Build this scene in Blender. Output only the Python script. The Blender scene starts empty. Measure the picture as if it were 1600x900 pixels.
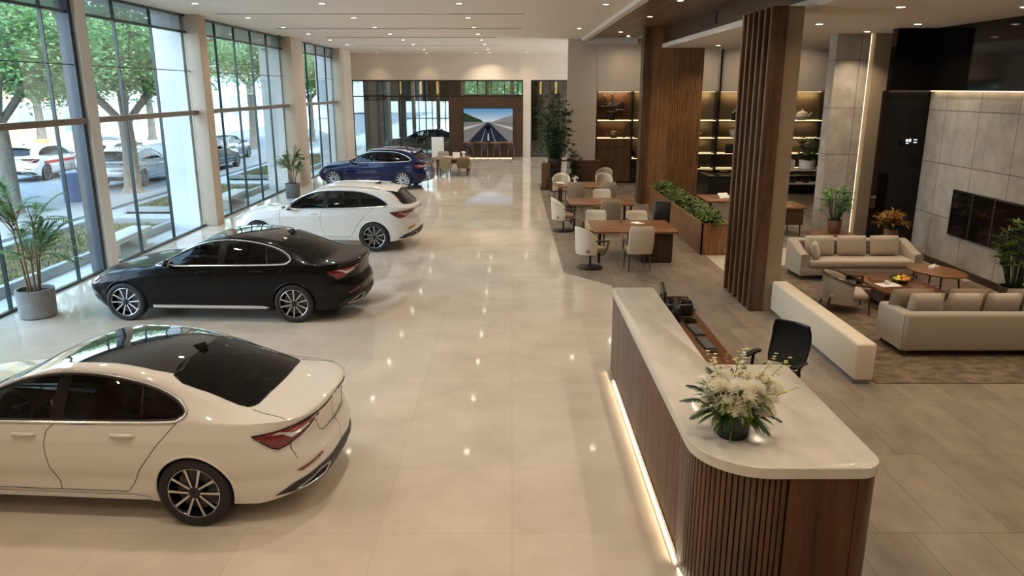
import bpy, bmesh, math, random
from math import sin, cos, pi, radians, sqrt, atan2, hypot
from mathutils import Vector, Matrix
from mathutils.bvhtree import BVHTree

random.seed(7)
SC = bpy.context.scene
COL = SC.collection

# ------------------------------------------------------------------ materials
MATS = {}
def nt_new(name):
    m = bpy.data.materials.new(name); m.use_nodes = True
    nt = m.node_tree; nt.nodes.clear()
    out = nt.nodes.new('ShaderNodeOutputMaterial')
    return m, nt, out

def N(nt, typ, **kw):
    n = nt.nodes.new(typ)
    for k, v in kw.items():
        if k.startswith('_'):
            setattr(n, k[1:], v)
        else:
            key = k.replace('__', ' ')
            n.inputs[key].default_value = v
    return n

def rgba(c):
    return (c[0], c[1], c[2], 1.0)

def srgb(r, g, b):
    def f(v):
        v /= 255.0
        return v / 12.92 if v <= 0.04045 else ((v + 0.055) / 1.055) ** 2.4
    return (f(r), f(g), f(b))

def coords(nt, scale=(1, 1, 1), rot=(0, 0, 0), kind='Object', loc=(0, 0, 0)):
    tc = nt.nodes.new('ShaderNodeTexCoord')
    mp = nt.nodes.new('ShaderNodeMapping')
    mp.inputs['Scale'].default_value = scale
    mp.inputs['Rotation'].default_value = rot
    mp.inputs['Location'].default_value = loc
    nt.links.new(tc.outputs[kind], mp.inputs['Vector'])
    return mp.outputs['Vector']

def principled(nt, out, base=None, rough=.5, metal=0., coat=0., coat_rough=.03, spec=.5, sheen=0., ior=1.5):
    p = nt.nodes.new('ShaderNodeBsdfPrincipled')
    if base is not None:
        p.inputs['Base Color'].default_value = rgba(base)
    p.inputs['Roughness'].default_value = rough
    p.inputs['Metallic'].default_value = metal
    p.inputs['Coat Weight'].default_value = coat
    p.inputs['Coat Roughness'].default_value = coat_rough
    p.inputs['Specular IOR Level'].default_value = spec
    p.inputs['Sheen Weight'].default_value = sheen
    p.inputs['IOR'].default_value = ior
    nt.links.new(p.outputs[0], out.inputs['Surface'])
    return p

def ramp(nt, fac, stops):
    r = nt.nodes.new('ShaderNodeValToRGB')
    el = r.color_ramp.elements
    while len(el) < len(stops):
        el.new(0.5)
    for e, (p, c) in zip(el, stops):
        e.position = p; e.color = rgba(c)
    nt.links.new(fac, r.inputs['Fac'])
    return r.outputs['Color']

def bump(nt, p, height, strength=.2, dist=.01):
    b = nt.nodes.new('ShaderNodeBump')
    b.inputs['Strength'].default_value = strength
    b.inputs['Distance'].default_value = dist
    nt.links.new(height, b.inputs['Height'])
    nt.links.new(b.outputs[0], p.inputs['Normal'])

def plain(name, base, rough=.5, metal=0., coat=0., var=.12, scale=9., spec=.5, bumpy=0., sheen=0., bscale=None, stretch=(1, 1, 1)):
    """general procedural: base colour with a soft noise variation"""
    if name in MATS: return MATS[name]
    m, nt, out = nt_new(name)
    p = principled(nt, out, base, rough, metal, coat, spec=spec, sheen=sheen)
    v = coords(nt, stretch)
    n = N(nt, 'ShaderNodeTexNoise', Scale=scale, Detail=4.)
    nt.links.new(v, n.inputs['Vector'])
    a = tuple(max(0, c * (1 - var)) for c in base); b = tuple(min(1, c * (1 + var)) for c in base)
    col = ramp(nt, n.outputs['Fac'], [(.3, a), (.7, b)])
    nt.links.new(col, p.inputs['Base Color'])
    if bumpy:
        n2 = N(nt, 'ShaderNodeTexNoise', Scale=bscale or scale * 12, Detail=3.)
        nt.links.new(v, n2.inputs['Vector'])
        bump(nt, p, n2.outputs['Fac'], bumpy, .004)
    MATS[name] = m
    return m

def wood(name, dark, light, rough=.35, axis='z', scale=1., coat=0., fine=True):
    """streaky wood grain running along axis"""
    if name in MATS: return MATS[name]
    m, nt, out = nt_new(name)
    p = principled(nt, out, dark, rough, 0, coat)
    s = {'x': (1.2, 14, 14), 'y': (14, 1.2, 14), 'z': (14, 14, 1.2)}[axis]
    v = coords(nt, tuple(a * scale for a in s))
    n = N(nt, 'ShaderNodeTexNoise', Scale=1.0, Detail=6., Roughness=.6, Distortion=.4)
    nt.links.new(v, n.inputs['Vector'])
    s2 = tuple(a * scale * 5 for a in s)
    v2 = coords(nt, s2)
    n2 = N(nt, 'ShaderNodeTexNoise', Scale=1.0, Detail=3.)
    nt.links.new(v2, n2.inputs['Vector'])
    mx = N(nt, 'ShaderNodeMath', _operation='MULTIPLY_ADD'); mx.inputs[1].default_value = .3
    nt.links.new(n2.outputs['Fac'], mx.inputs[0]); nt.links.new(n.outputs['Fac'], mx.inputs[2])
    col = ramp(nt, mx.outputs[0], [(.42, dark), (.85, light)])
    nt.links.new(col, p.inputs['Base Color'])
    MATS[name] = m
    return m

def tiled(name, c1, c2, grout, sx, sy, gap=.004, rough=.15, plane='xy', off=0., nscale=1.5, contrast=(.35, .65), spec=.5, bumpy=.0, streak=None, rough_var=0., ori=(0, 0, 0), tilevar=.06):
    """rectangular tiles with thin grout and cloudy mottling"""
    if name in MATS: return MATS[name]
    m, nt, out = nt_new(name)
    p = principled(nt, out, c1, rough, spec=spec)
    rot = {'xy': (0, 0, 0), 'xz': (-pi / 2, 0, 0), 'yz': (0, 0, 0)}[plane]
    tc = nt.nodes.new('ShaderNodeTexCoord')
    sep = nt.nodes.new('ShaderNodeSeparateXYZ'); nt.links.new(tc.outputs['Object'], sep.inputs[0])
    cmb = nt.nodes.new('ShaderNodeCombineXYZ')
    a, b = {'xy': (0, 1), 'xz': (0, 2), 'yz': (1, 2)}[plane]
    nt.links.new(sep.outputs[a], cmb.inputs[0]); nt.links.new(sep.outputs[b], cmb.inputs[1])
    add = N(nt, 'ShaderNodeVectorMath', _operation='ADD'); add.inputs[1].default_value = ori
    nt.links.new(cmb.outputs[0], add.inputs[0])
    br = nt.nodes.new('ShaderNodeTexBrick')
    br.offset = off; br.squash = 1.
    for k, val in (('Scale', 1.), ('Mortar Size', gap), ('Mortar Smooth', .1), ('Bias', 0.), ('Brick Width', sx), ('Row Height', sy)):
        br.inputs[k].default_value = val
    br.inputs['Color1'].default_value = (0, 0, 0, 1); br.inputs['Color2'].default_value = (1, 1, 1, 1)
    br.inputs['Mortar'].default_value = (.5, .5, .5, 1)
    nt.links.new(add.outputs[0], br.inputs['Vector'])
    n = N(nt, 'ShaderNodeTexNoise', Scale=nscale, Detail=7., Roughness=.62)
    v = coords(nt, streak or (1, 1, 1))
    nt.links.new(v, n.inputs['Vector'])
    tv = N(nt, 'ShaderNodeMath', _operation='MULTIPLY_ADD'); tv.inputs[1].default_value = tilevar * 4
    nt.links.new(br.outputs['Color'], tv.inputs[0]); nt.links.new(n.outputs['Fac'], tv.inputs[2])
    sub = N(nt, 'ShaderNodeMath', _operation='SUBTRACT'); sub.inputs[1].default_value = tilevar * 2
    nt.links.new(tv.outputs[0], sub.inputs[0])
    col = ramp(nt, sub.outputs[0], [(contrast[0], c1), (contrast[1], c2)])
    mix = nt.nodes.new('ShaderNodeMix'); mix.data_type = 'RGBA'
    nt.links.new(br.outputs['Fac'], mix.inputs['Factor'])
    nt.links.new(col, mix.inputs[6]); mix.inputs[7].default_value = rgba(grout)
    nt.links.new(mix.outputs[2], p.inputs['Base Color'])
    if rough_var:
        mr = N(nt, 'ShaderNodeMath', _operation='MULTIPLY_ADD'); mr.inputs[1].default_value = rough_var; mr.inputs[2].default_value = rough - rough_var / 2
        nt.links.new(n.outputs['Fac'], mr.inputs[0]); nt.links.new(mr.outputs[0], p.inputs['Roughness'])
    if bumpy:
        inv = N(nt, 'ShaderNodeMath', _operation='SUBTRACT'); inv.inputs[0].default_value = 1.
        nt.links.new(br.outputs['Fac'], inv.inputs[1])
        bump(nt, p, inv.outputs[0], bumpy, .004)
    MATS[name] = m
    return m

def glass(name, tint=(1, 1, 1), ior=1.5, rough=0.0, boost=1., body=None, body_w=0.):
    """thin pane: transparent tint + Fresnel reflection"""
    if name in MATS: return MATS[name]
    m, nt, out = nt_new(name)
    t = N(nt, 'ShaderNodeBsdfTransparent', Color=rgba(tint))
    g = N(nt, 'ShaderNodeBsdfGlossy', Roughness=rough)
    f0 = ((ior - 1) / (ior + 1)) ** 2
    lw = N(nt, 'ShaderNodeLayerWeight', Blend=.5)
    pw = N(nt, 'ShaderNodeMath', _operation='POWER'); pw.inputs[1].default_value = 5.
    nt.links.new(lw.outputs['Facing'], pw.inputs[0])
    ml = N(nt, 'ShaderNodeMath', _operation='MULTIPLY_ADD'); ml.inputs[1].default_value = (1 - f0) * min(1, boost); ml.inputs[2].default_value = f0 * boost; ml.use_clamp = True
    nt.links.new(pw.outputs[0], ml.inputs[0])
    src = t.outputs[0]
    if body:
        d = N(nt, 'ShaderNodeBsdfDiffuse', Color=rgba(body))
        mb = N(nt, 'ShaderNodeMixShader', Fac=body_w)
        nt.links.new(t.outputs[0], mb.inputs[1]); nt.links.new(d.outputs[0], mb.inputs[2]); src = mb.outputs[0]
    mx = nt.nodes.new('ShaderNodeMixShader')
    nt.links.new(ml.outputs[0], mx.inputs[0]); nt.links.new(src, mx.inputs[1]); nt.links.new(g.outputs[0], mx.inputs[2])
    nt.links.new(mx.outputs[0], out.inputs['Surface'])
    MATS[name] = m
    return m

def glow(name, col, strength):
    if name in MATS: return MATS[name]
    m, nt, out = nt_new(name)
    e = N(nt, 'ShaderNodeEmission', Color=rgba(col), Strength=strength)
    nt.links.new(e.outputs[0], out.inputs['Surface'])
    MATS[name] = m
    return m

# ------------------------------------------------------------------ mesh builder
class MB:
    def __init__(s):
        s.v = []; s.f = []; s.m = []
        s.cur = 0
    def add(s, vs, fs, M=None):
        b = len(s.v)
        if M is not None:
            vs = [M @ Vector(p) for p in vs]
        s.v.extend(tuple(p) for p in vs)
        for f in fs:
            s.f.append(tuple(b + i for i in f)); s.m.append(s.cur)
        return s
    def bm(s, bm_, M=None):
        bm_.verts.index_update()
        s.add([v.co.copy() for v in bm_.verts], [[v.index for v in f.verts] for f in bm_.faces], M)
        bm_.free(); return s
    def box(s, x0, x1, y0, y1, z0, z1, r=0., seg=2, M=None):
        b = bmesh.new()
        bmesh.ops.create_cube(b, size=1.)
        for v in b.verts:
            v.co = Vector(((x0 + x1) / 2 + v.co.x * (x1 - x0), (y0 + y1) / 2 + v.co.y * (y1 - y0), (z0 + z1) / 2 + v.co.z * (z1 - z0)))
        if r > 0:
            r = min(r, .49 * min(abs(x1 - x0), abs(y1 - y0), abs(z1 - z0)))
            bmesh.ops.bevel(b, geom=list(b.edges), offset=r, segments=seg, affect='EDGES', profile=.5)
        return s.bm(b, M)
    def tube(s, pts, r, n=8, closed=False, cap=True, r2=None, M=None):
        pts = [Vector(p) for p in pts]; k = len(pts)
        if not isinstance(r, (list, tuple)):
            r = [r + ((r2 if r2 is not None else r) - r) * i / max(1, k - 1) for i in range(k)]
        vs = []; fs = []
        up = None
        for i, p in enumerate(pts):
            if closed:
                t = pts[(i + 1) % k] - pts[i - 1]
            else:
                t = pts[min(i + 1, k - 1)] - pts[max(i - 1, 0)]
            if t.length < 1e-9: t = Vector((0, 0, 1))
            t.normalize()
            if up is None:
                a = Vector((0, 0, 1)) if abs(t.z) < .9 else Vector((1, 0, 0))
                up = (a - t * a.dot(t)).normalized()
            else:
                up = up - t * up.dot(t)
                if up.length < 1e-6:
                    a = Vector((0, 0, 1)) if abs(t.z) < .9 else Vector((1, 0, 0)); up = a - t * a.dot(t)
                up.normalize()
            sd = t.cross(up)
            for j in range(n):
                a = 2 * pi * (j + .5) / n
                vs.append(p + (up * cos(a) + sd * sin(a)) * r[i])
        for i in range(k if closed else k - 1):
            for j in range(n):
                a = i * n + j; b = i * n + (j + 1) % n
                c = ((i + 1) % k) * n + (j + 1) % n; d = ((i + 1) % k) * n + j
                fs.append((a, b, c, d))
        if cap and not closed:
            fs.append(tuple(range(n - 1, -1, -1))); fs.append(tuple((k - 1) * n + j for j in range(n)))
        return s.add(vs, fs, M)
    def bar(s, p, q, w, h, M=None, up=(0, 0, 1)):
        """rectangular bar from p to q"""
        p = Vector(p); q = Vector(q); t = (q - p).normalized(); u = Vector(up)
        if abs(t.dot(u)) > .95: u = Vector((1, 0, 0))
        sd = t.cross(u).normalized(); u = sd.cross(t)
        vs = []
        for o in (p, q):
            for a, b in ((-1, -1), (1, -1), (1, 1), (-1, 1)):
                vs.append(o + sd * (a * w / 2) + u * (b * h / 2))
        return s.add(vs, [(3, 2, 1, 0), (4, 5, 6, 7), (0, 1, 5, 4), (1, 2, 6, 5), (2, 3, 7, 6), (3, 0, 4, 7)], M)
    def lathe(s, prof, n=24, M=None, cap0=True, cap1=True):
        """profile (r, z) turned about z"""
        vs = []; fs = []; k = len(prof)
        for r, z in prof:
            for j in range(n):
                a = 2 * pi * j / n
                vs.append((r * cos(a), r * sin(a), z))
        for i in range(k - 1):
            for j in range(n):
                fs.append((i * n + j, i * n + (j + 1) % n, (i + 1) * n + (j + 1) % n, (i + 1) * n + j))
        if cap0 and prof[0][0] > 1e-5: fs.append(tuple(range(n - 1, -1, -1)))
        if cap1 and prof[-1][0] > 1e-5: fs.append(tuple((k - 1) * n + j for j in range(n)))
        return s.add(vs, fs, M)
    def prism(s, poly, z0, z1, M=None):
        k = len(poly)
        vs = [(x, y, z0) for x, y in poly] + [(x, y, z1) for x, y in poly]
        fs = [tuple(range(k - 1, -1, -1)), tuple(range(k, 2 * k))]
        for i in range(k):
            j = (i + 1) % k
            fs.append((i, j, k + j, k + i))
        return s.add(vs, fs, M)
    def quad(s, a, b, c, d, M=None):
        return s.add([a, b, c, d], [(0, 1, 2, 3)], M)
    def ball(s, c, rx, ry=None, rz=None, nu=12, nv=8, M=None):
        ry = ry or rx; rz = rz or rx
        prof = []
        vs = []; fs = []
        for i in range(nv + 1):
            t = pi * i / nv - pi / 2
            for j in range(nu):
                a = 2 * pi * j / nu
                vs.append((c[0] + rx * cos(t) * cos(a), c[1] + ry * cos(t) * sin(a), c[2] + rz * sin(t)))
        for i in range(nv):
            for j in range(nu):
                fs.append((i * nu + j, i * nu + (j + 1) % nu, (i + 1) * nu + (j + 1) % nu, (i + 1) * nu + j))
        return s.add(vs, fs, M)
    def cushion(s, w, d, h, puff=.5, n=10, M=None, e=.45):
        """soft pillow: w (x) d (y) thickness h (z); seam all round"""
        vs = []; fs = []
        def P(u, v, sg):
            k = max(0., (1 - u ** 4) * (1 - v ** 4)) ** e
            pin = 1 - .05 * (u * u * v * v) 
            x = u * w / 2 * (1 - .04 * (1 - v * v) ) * pin
            y = v * d / 2 * (1 - .04 * (1 - u * u)) * pin
            return (x, y, sg * h / 2 * k)
        idx = {}
        for sg in (1, -1):
            for i in range(n + 1):
                for j in range(n + 1):
                    u = -1 + 2 * i / n; v = -1 + 2 * j / n
                    edge = i in (0, n) or j in (0, n)
                    if edge and (i, j, 1) in idx:
                        idx[(i, j, sg)] = idx[(i, j, 1)]; continue
                    idx[(i, j, sg)] = len(vs); vs.append(P(u, v, sg))
            for i in range(n):
                for j in range(n):
                    q = [idx[(i, j, sg)], idx[(i + 1, j, sg)], idx[(i + 1, j + 1, sg)], idx[(i, j + 1, sg)]]
                    fs.append(tuple(q if sg > 0 else q[::-1]))
        return s.add(vs, fs, M)
    def grid(s, rows, M=None, closed_u=False, closed_v=False):
        nu = len(rows); nv = len(rows[0]); vs = [p for r in rows for p in r]; fs = []
        for i in range(nu if closed_u else nu - 1):
            for j in range(nv if closed_v else nv - 1):
                fs.append((i * nv + j, ((i + 1) % nu) * nv + j, ((i + 1) % nu) * nv + (j + 1) % nv, i * nv + (j + 1) % nv))
        return s.add(vs, fs, M)
    def build(s, name, mat, parent=None, loc=(0, 0, 0), rot=(0, 0, 0), smooth=True, angle=35, weld=False, fix=False):
        me = bpy.data.meshes.new(name)
        me.from_pydata(s.v, [], s.f)
        mats = mat if isinstance(mat, (list, tuple)) else [mat]
        for m in mats: me.materials.append(m)
        if len(mats) > 1:
            me.polygons.foreach_set('material_index', s.m)
        if weld or fix:
            b = bmesh.new(); b.from_mesh(me)
            if weld: bmesh.ops.remove_doubles(b, verts=b.verts, dist=1e-5)
            if fix: bmesh.ops.recalc_face_normals(b, faces=b.faces)
            b.to_mesh(me); b.free()
        me.polygons.foreach_set('use_smooth', [smooth] * len(me.polygons))
        if smooth: me.set_sharp_from_angle(angle=radians(angle))
        me.update()
        o = bpy.data.objects.new(name, me)
        COL.objects.link(o)
        o.parent = parent
        o.location = loc; o.rotation_euler = rot
        return o

def tag(o, label=None, cat=None, group=None, kind=None):
    if label: o['label'] = label
    if cat: o['category'] = cat
    if group: o['group'] = group
    if kind: o['kind'] = kind
    return o

def thing(name, label, cat, loc=(0, 0, 0), rz=0., group=None):
    o = bpy.data.objects.new(name, None)
    o.empty_display_size = .1
    COL.objects.link(o)
    o.location = loc; o.rotation_euler = (0, 0, rz)
    return tag(o, label, cat, group)

def struct(mb, name, mat, label=None, **kw):
    o = mb.build(name, mat, **kw)
    o['kind'] = 'structure'
    if label: o['label'] = label
    return o

def kids(o):
    return [c for c in COL.objects if c.parent == o]

def copy_tree(o, parent=None, label=None, loc=None, rz=None, group=None):
    c = o.copy(); COL.objects.link(c)
    if parent is not None: c.parent = parent
    if label: c['label'] = label
    if group: c['group'] = group
    if loc is not None: c.location = loc
    if rz is not None: c.rotation_euler = (0, 0, rz)
    for ch in list(o.children):
        copy_tree(ch, c)
    return c

def T(x=0, y=0, z=0, rx=0, ry=0, rz=0, s=1):
    return Matrix.Translation((x, y, z)) @ Matrix.Rotation(rz, 4, 'Z') @ Matrix.Rotation(ry, 4, 'Y') @ Matrix.Rotation(rx, 4, 'X') @ Matrix.Scale(s, 4)

def lerp(a, b, t): return a + (b - a) * t
def sstep(a, b, x):
    t = max(0., min(1., (x - a) / (b - a))); return t * t * (3 - 2 * t)
def curve(pts):
    """monotone-ish cubic (Catmull-Rom style, finite difference tangents) through (x,y)"""
    xs = [p[0] for p in pts]; ys = [p[1] for p in pts]; n = len(xs)
    d = [(ys[i + 1] - ys[i]) / (xs[i + 1] - xs[i]) for i in range(n - 1)]
    m = [d[0]] + [0.] * (n - 2) + [d[-1]]
    for i in range(1, n - 1):
        if d[i - 1] * d[i] <= 0: m[i] = 0.
        else:
            w1 = 2 * (xs[i + 1] - xs[i]) + (xs[i] - xs[i - 1]); w2 = (xs[i + 1] - xs[i]) + 2 * (xs[i] - xs[i - 1])
            m[i] = (w1 + w2) / (w1 / d[i - 1] + w2 / d[i])
    def f(x):
        if x <= xs[0]: return ys[0]
        if x >= xs[-1]: return ys[-1]
        lo = 0
        for i in range(n - 1):
            if xs[i] <= x <= xs[i + 1]: lo = i; break
        h = xs[lo + 1] - xs[lo]; t = (x - xs[lo]) / h
        return ((2 * t ** 3 - 3 * t ** 2 + 1) * ys[lo] + (t ** 3 - 2 * t ** 2 + t) * h * m[lo]
                + (-2 * t ** 3 + 3 * t ** 2) * ys[lo + 1] + (t ** 3 - t ** 2) * h * m[lo + 1])
    return f
def rrect(x0, x1, y0, y1, r, n=6):
    """rounded rectangle outline, ccw; r one radius or four (x1y0, x1y1, x0y1, x0y0)"""
    rs = r if isinstance(r, (list, tuple)) else (r,) * 4
    out = []
    for (cx, cy, a0, rr) in ((x1 - rs[0], y0 + rs[0], -pi / 2, rs[0]), (x1 - rs[1], y1 - rs[1], 0, rs[1]), (x0 + rs[2], y1 - rs[2], pi / 2, rs[2]), (x0 + rs[3], y0 + rs[3], pi, rs[3])):
        for i in range(n + 1):
            a = a0 + pi / 2 * i / n
            out.append((cx + rr * cos(a), cy + rr * sin(a)))
    return out
def inside(poly, x, y):
    c = False; n = len(poly); j = n - 1
    for i in range(n):
        xi, yi = poly[i]; xj, yj = poly[j]
        if (yi > y) != (yj > y) and x < (xj - xi) * (y - yi) / (yj - yi) + xi: c = not c
        j = i
    return c
def smooth_poly(pts, sub=4, sharp=()):
    """closed Catmull-Rom through pts, corners listed in sharp kept"""
    n = len(pts); out = []
    for i in range(n):
        p0, p1, p2, p3 = pts[i - 1], pts[i], pts[(i + 1) % n], pts[(i + 2) % n]
        if i in sharp: p0 = p1
        if (i + 1) % n in sharp: p3 = p2
        for k in range(sub):
            t = k / sub
            out.append(tuple(.5 * ((2 * b) + (-a + c) * t + (2 * a - 5 * b + 4 * c - d) * t * t + (-a + 3 * b - 3 * c + d) * t ** 3)
                             for a, b, c, d in zip(p0, p1, p2, p3)))
    return out
def grow(poly, d):
    """offset a ccw/cw outline outward by d"""
    n = len(poly)
    A = sum(poly[i][0] * poly[(i + 1) % n][1] - poly[(i + 1) % n][0] * poly[i][1] for i in range(n))
    sg = 1 if A > 0 else -1
    out = []
    for i in range(n):
        a, b, c = Vector(poly[i - 1]), Vector(poly[i]), Vector(poly[(i + 1) % n])
        e1 = (b - a); e2 = (c - b)
        if e1.length < 1e-9 or e2.length < 1e-9: out.append(poly[i]); continue
        n1 = Vector((e1.y, -e1.x)).normalized() * sg; n2 = Vector((e2.y, -e2.x)).normalized() * sg
        nn = (n1 + n2)
        if nn.length < 1e-6: nn = n1
        nn.normalize(); k = max(.4, nn.dot(n1))
        q = b + nn * (d / k)
        out.append((q.x, q.y))
    return out
# ------------------------------------------------------------------ cars
def paint(name, base, metal=0., rough=.28, flake=0., coat=1.):
    """clear-coated car paint; the inner face of the shell is dark lining"""
    if name in MATS: return MATS[name]
    m, nt, out = nt_new(name)
    p = principled(nt, out, base, rough, metal, coat=coat, coat_rough=.015, spec=.12)
    n = N(nt, 'ShaderNodeTexNoise', Scale=900., Detail=1.)
    v = coords(nt); nt.links.new(v, n.inputs['Vector'])
    k = .06 + flake
    col = ramp(nt, n.outputs['Fac'], [(.35, tuple(c * (1 - k) for c in base)), (.65, tuple(min(1, c * (1 + k)) for c in base))])
    nt.links.new(col, p.inputs['Base Color'])
    d = N(nt, 'ShaderNodeBsdfDiffuse', Color=(.02, .02, .022, 1))
    ge = nt.nodes.new('ShaderNodeNewGeometry')
    mx = nt.nodes.new('ShaderNodeMixShader')
    nt.links.new(ge.outputs['Backfacing'], mx.inputs[0]); nt.links.new(p.outputs[0], mx.inputs[1]); nt.links.new(d.outputs[0], mx.inputs[2])
    nt.links.new(mx.outputs[0], out.inputs['Surface'])
    MATS[name] = m
    return m

CHROME = plain('polished_chrome', (.78, .79, .80), .08, 1., var=.03)
TRIMC = plain('satin_chrome_trim', (.80, .81, .83), .26, .85, var=.03)
ALLOY = plain('machined_alloy', (.62, .62, .64), .22, 1., var=.04)
RUBBER = plain('tyre_rubber', (.014, .014, .015), .62, var=.2, scale=30)
BLACKP = plain('gloss_black_plastic', (.008, .008, .009), .12, var=.1)
BLACKM = plain('matt_black_plastic', (.016, .016, .017), .5, var=.15)
WELL = plain('wheel_well_liner', (.006, .006, .006), .9, var=.1)
LEATHER = plain('dark_leather', (.03, .028, .027), .45, var=.15, scale=20)
LEATHER2 = plain('grey_leather', (.13, .12, .11), .5, var=.12, scale=20)
LAMP_RED = plain('red_lamp_lens', (.17, .004, .006), .08, coat=1., var=.25, scale=40)
LAMP_BRIGHT = plain('bright_red_lens', (.45, .03, .02), .1, coat=1., var=.15, scale=60)
LAMP_CLEAR = plain('clear_lamp_lens', (.72, .74, .76), .08, .3, coat=1., var=.1, scale=60)
TINT = glass('tinted_car_glass', (.42, .46, .45), 1.52)
PRIVACY = glass('dark_car_glass', (.10, .11, .11), 1.52)
ROOFG = plain('black_roof_glass', (.010, .010, .011), .03, coat=1., var=.1)
GAP = plain('panel_gap_dark', (.004, .004, .004), .7, var=.1)
PLATE = plain('plate_enamel', (.62, .62, .60), .35, var=.06)

SEDAN = dict(
    x0=-2.37, x1=2.55, W=.925, ax=1.46, wr=.335, nf=2.5, nr=3.2, lf=1.05, lr=.95,
    top=[(-2.37, .60), (-2.30, .70), (-2.1, .79), (-1.8, .865), (-1.4, .925), (-1.0, .965), (-.85, .985), (-.62, 1.10), (-.3, 1.285), (-.05, 1.395), (.2, 1.447), (.5, 1.465), (.85, 1.455), (1.15, 1.41), (1.45, 1.32), (1.75, 1.205), (1.98, 1.11), (2.12, 1.075), (2.3, 1.06), (2.45, 1.062), (2.55, 1.05)],
    belt=[(-2.37, .56), (-2.2, .66), (-1.8, .79), (-1.4, .86), (-.9, .925), (0, .955), (.9, .975), (1.6, 1.0), (2.1, 1.005), (2.55, .985)],
    rail=[(-2.37, .575), (-2.2, .68), (-1.8, .825), (-1.4, .895), (-.98, .945), (-.8, 1.0), (-.5, 1.155), (-.2, 1.295), (.05, 1.375), (.35, 1.415), (.65, 1.412), (.95, 1.37), (1.25, 1.285), (1.5, 1.19), (1.75, 1.10), (2.0, 1.038), (2.2, 1.03), (2.55, 1.01)],
    yrail=[(-2.37, .80), (-1.0, .80), (-.6, .745), (-.1, .68), (.4, .655), (1.0, .665), (1.5, .70), (2.0, .735), (2.55, .76)],
    dlo=[(-.90, .957), (-.66, 1.08), (-.38, 1.215), (-.08, 1.325), (.25, 1.378), (.6, 1.372), (.92, 1.325), (1.17, 1.255), (1.34, 1.175), (1.43, 1.09), (1.39, 1.035), (1.25, 1.005), (.6, .985), (0, .975), (-.5, .964)],
    sharp=(0,), pane=[(.20, .10), (.32, .10), (1.01, -.12), (1.03, -.12)],
    wind=[(-.88, -.60), (-.93, -.3), (-.95, 0), (-.93, .3), (-.88, .60), (-.5, .60), (-.10, .53), (-.13, .28), (-.14, 0), (-.13, -.28), (-.10, -.53), (-.5, -.60)],
    roofpanel=[(.13, -.52), (.10, -.3), (.09, 0), (.10, .3), (.13, .52), (.6, .55), (1.2, .545), (1.215, .25), (1.22, 0), (1.215, -.25), (1.2, -.545), (.6, -.55)],
    rearg=('top', [(1.225, -.56), (1.24, 0), (1.225, .56), (1.6, .61), (1.93, .62), (1.99, .35), (2.01, 0), (1.99, -.35), (1.93, -.62), (1.6, -.61)]),
    handles=((-.06, .868), (.86, .885)),
    seams=[[(-.88, .935), (-.90, .8), (-.88, .45), (-.80, .315)], [(.22, .965), (.15, .9), (.12, .75), (.14, .55), (.20, .40), (.20, .315)],
           [(1.36, 1.01), (1.17, .80), (.98, .55), (.90, .40), (.83, .315)], [(-.80, .315), (.83, .315)]],
    lamp=[(.68, .898), (.98, .922), (1.25, .942), (1.50, .958), (1.54, .92), (1.36, .862), (1.12, .800), (.92, .752), (.80, .815)], lampz=.955,
    rearx=[(.2, -.08), (.33, -.02), (.42, 0), (.58, 0), (.66, -.025), (.74, -.07), (.9, -.065), (.98, -.03), (1.04, 0.), (1.1, 0)],
    z0=.20, deck=True)

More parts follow.
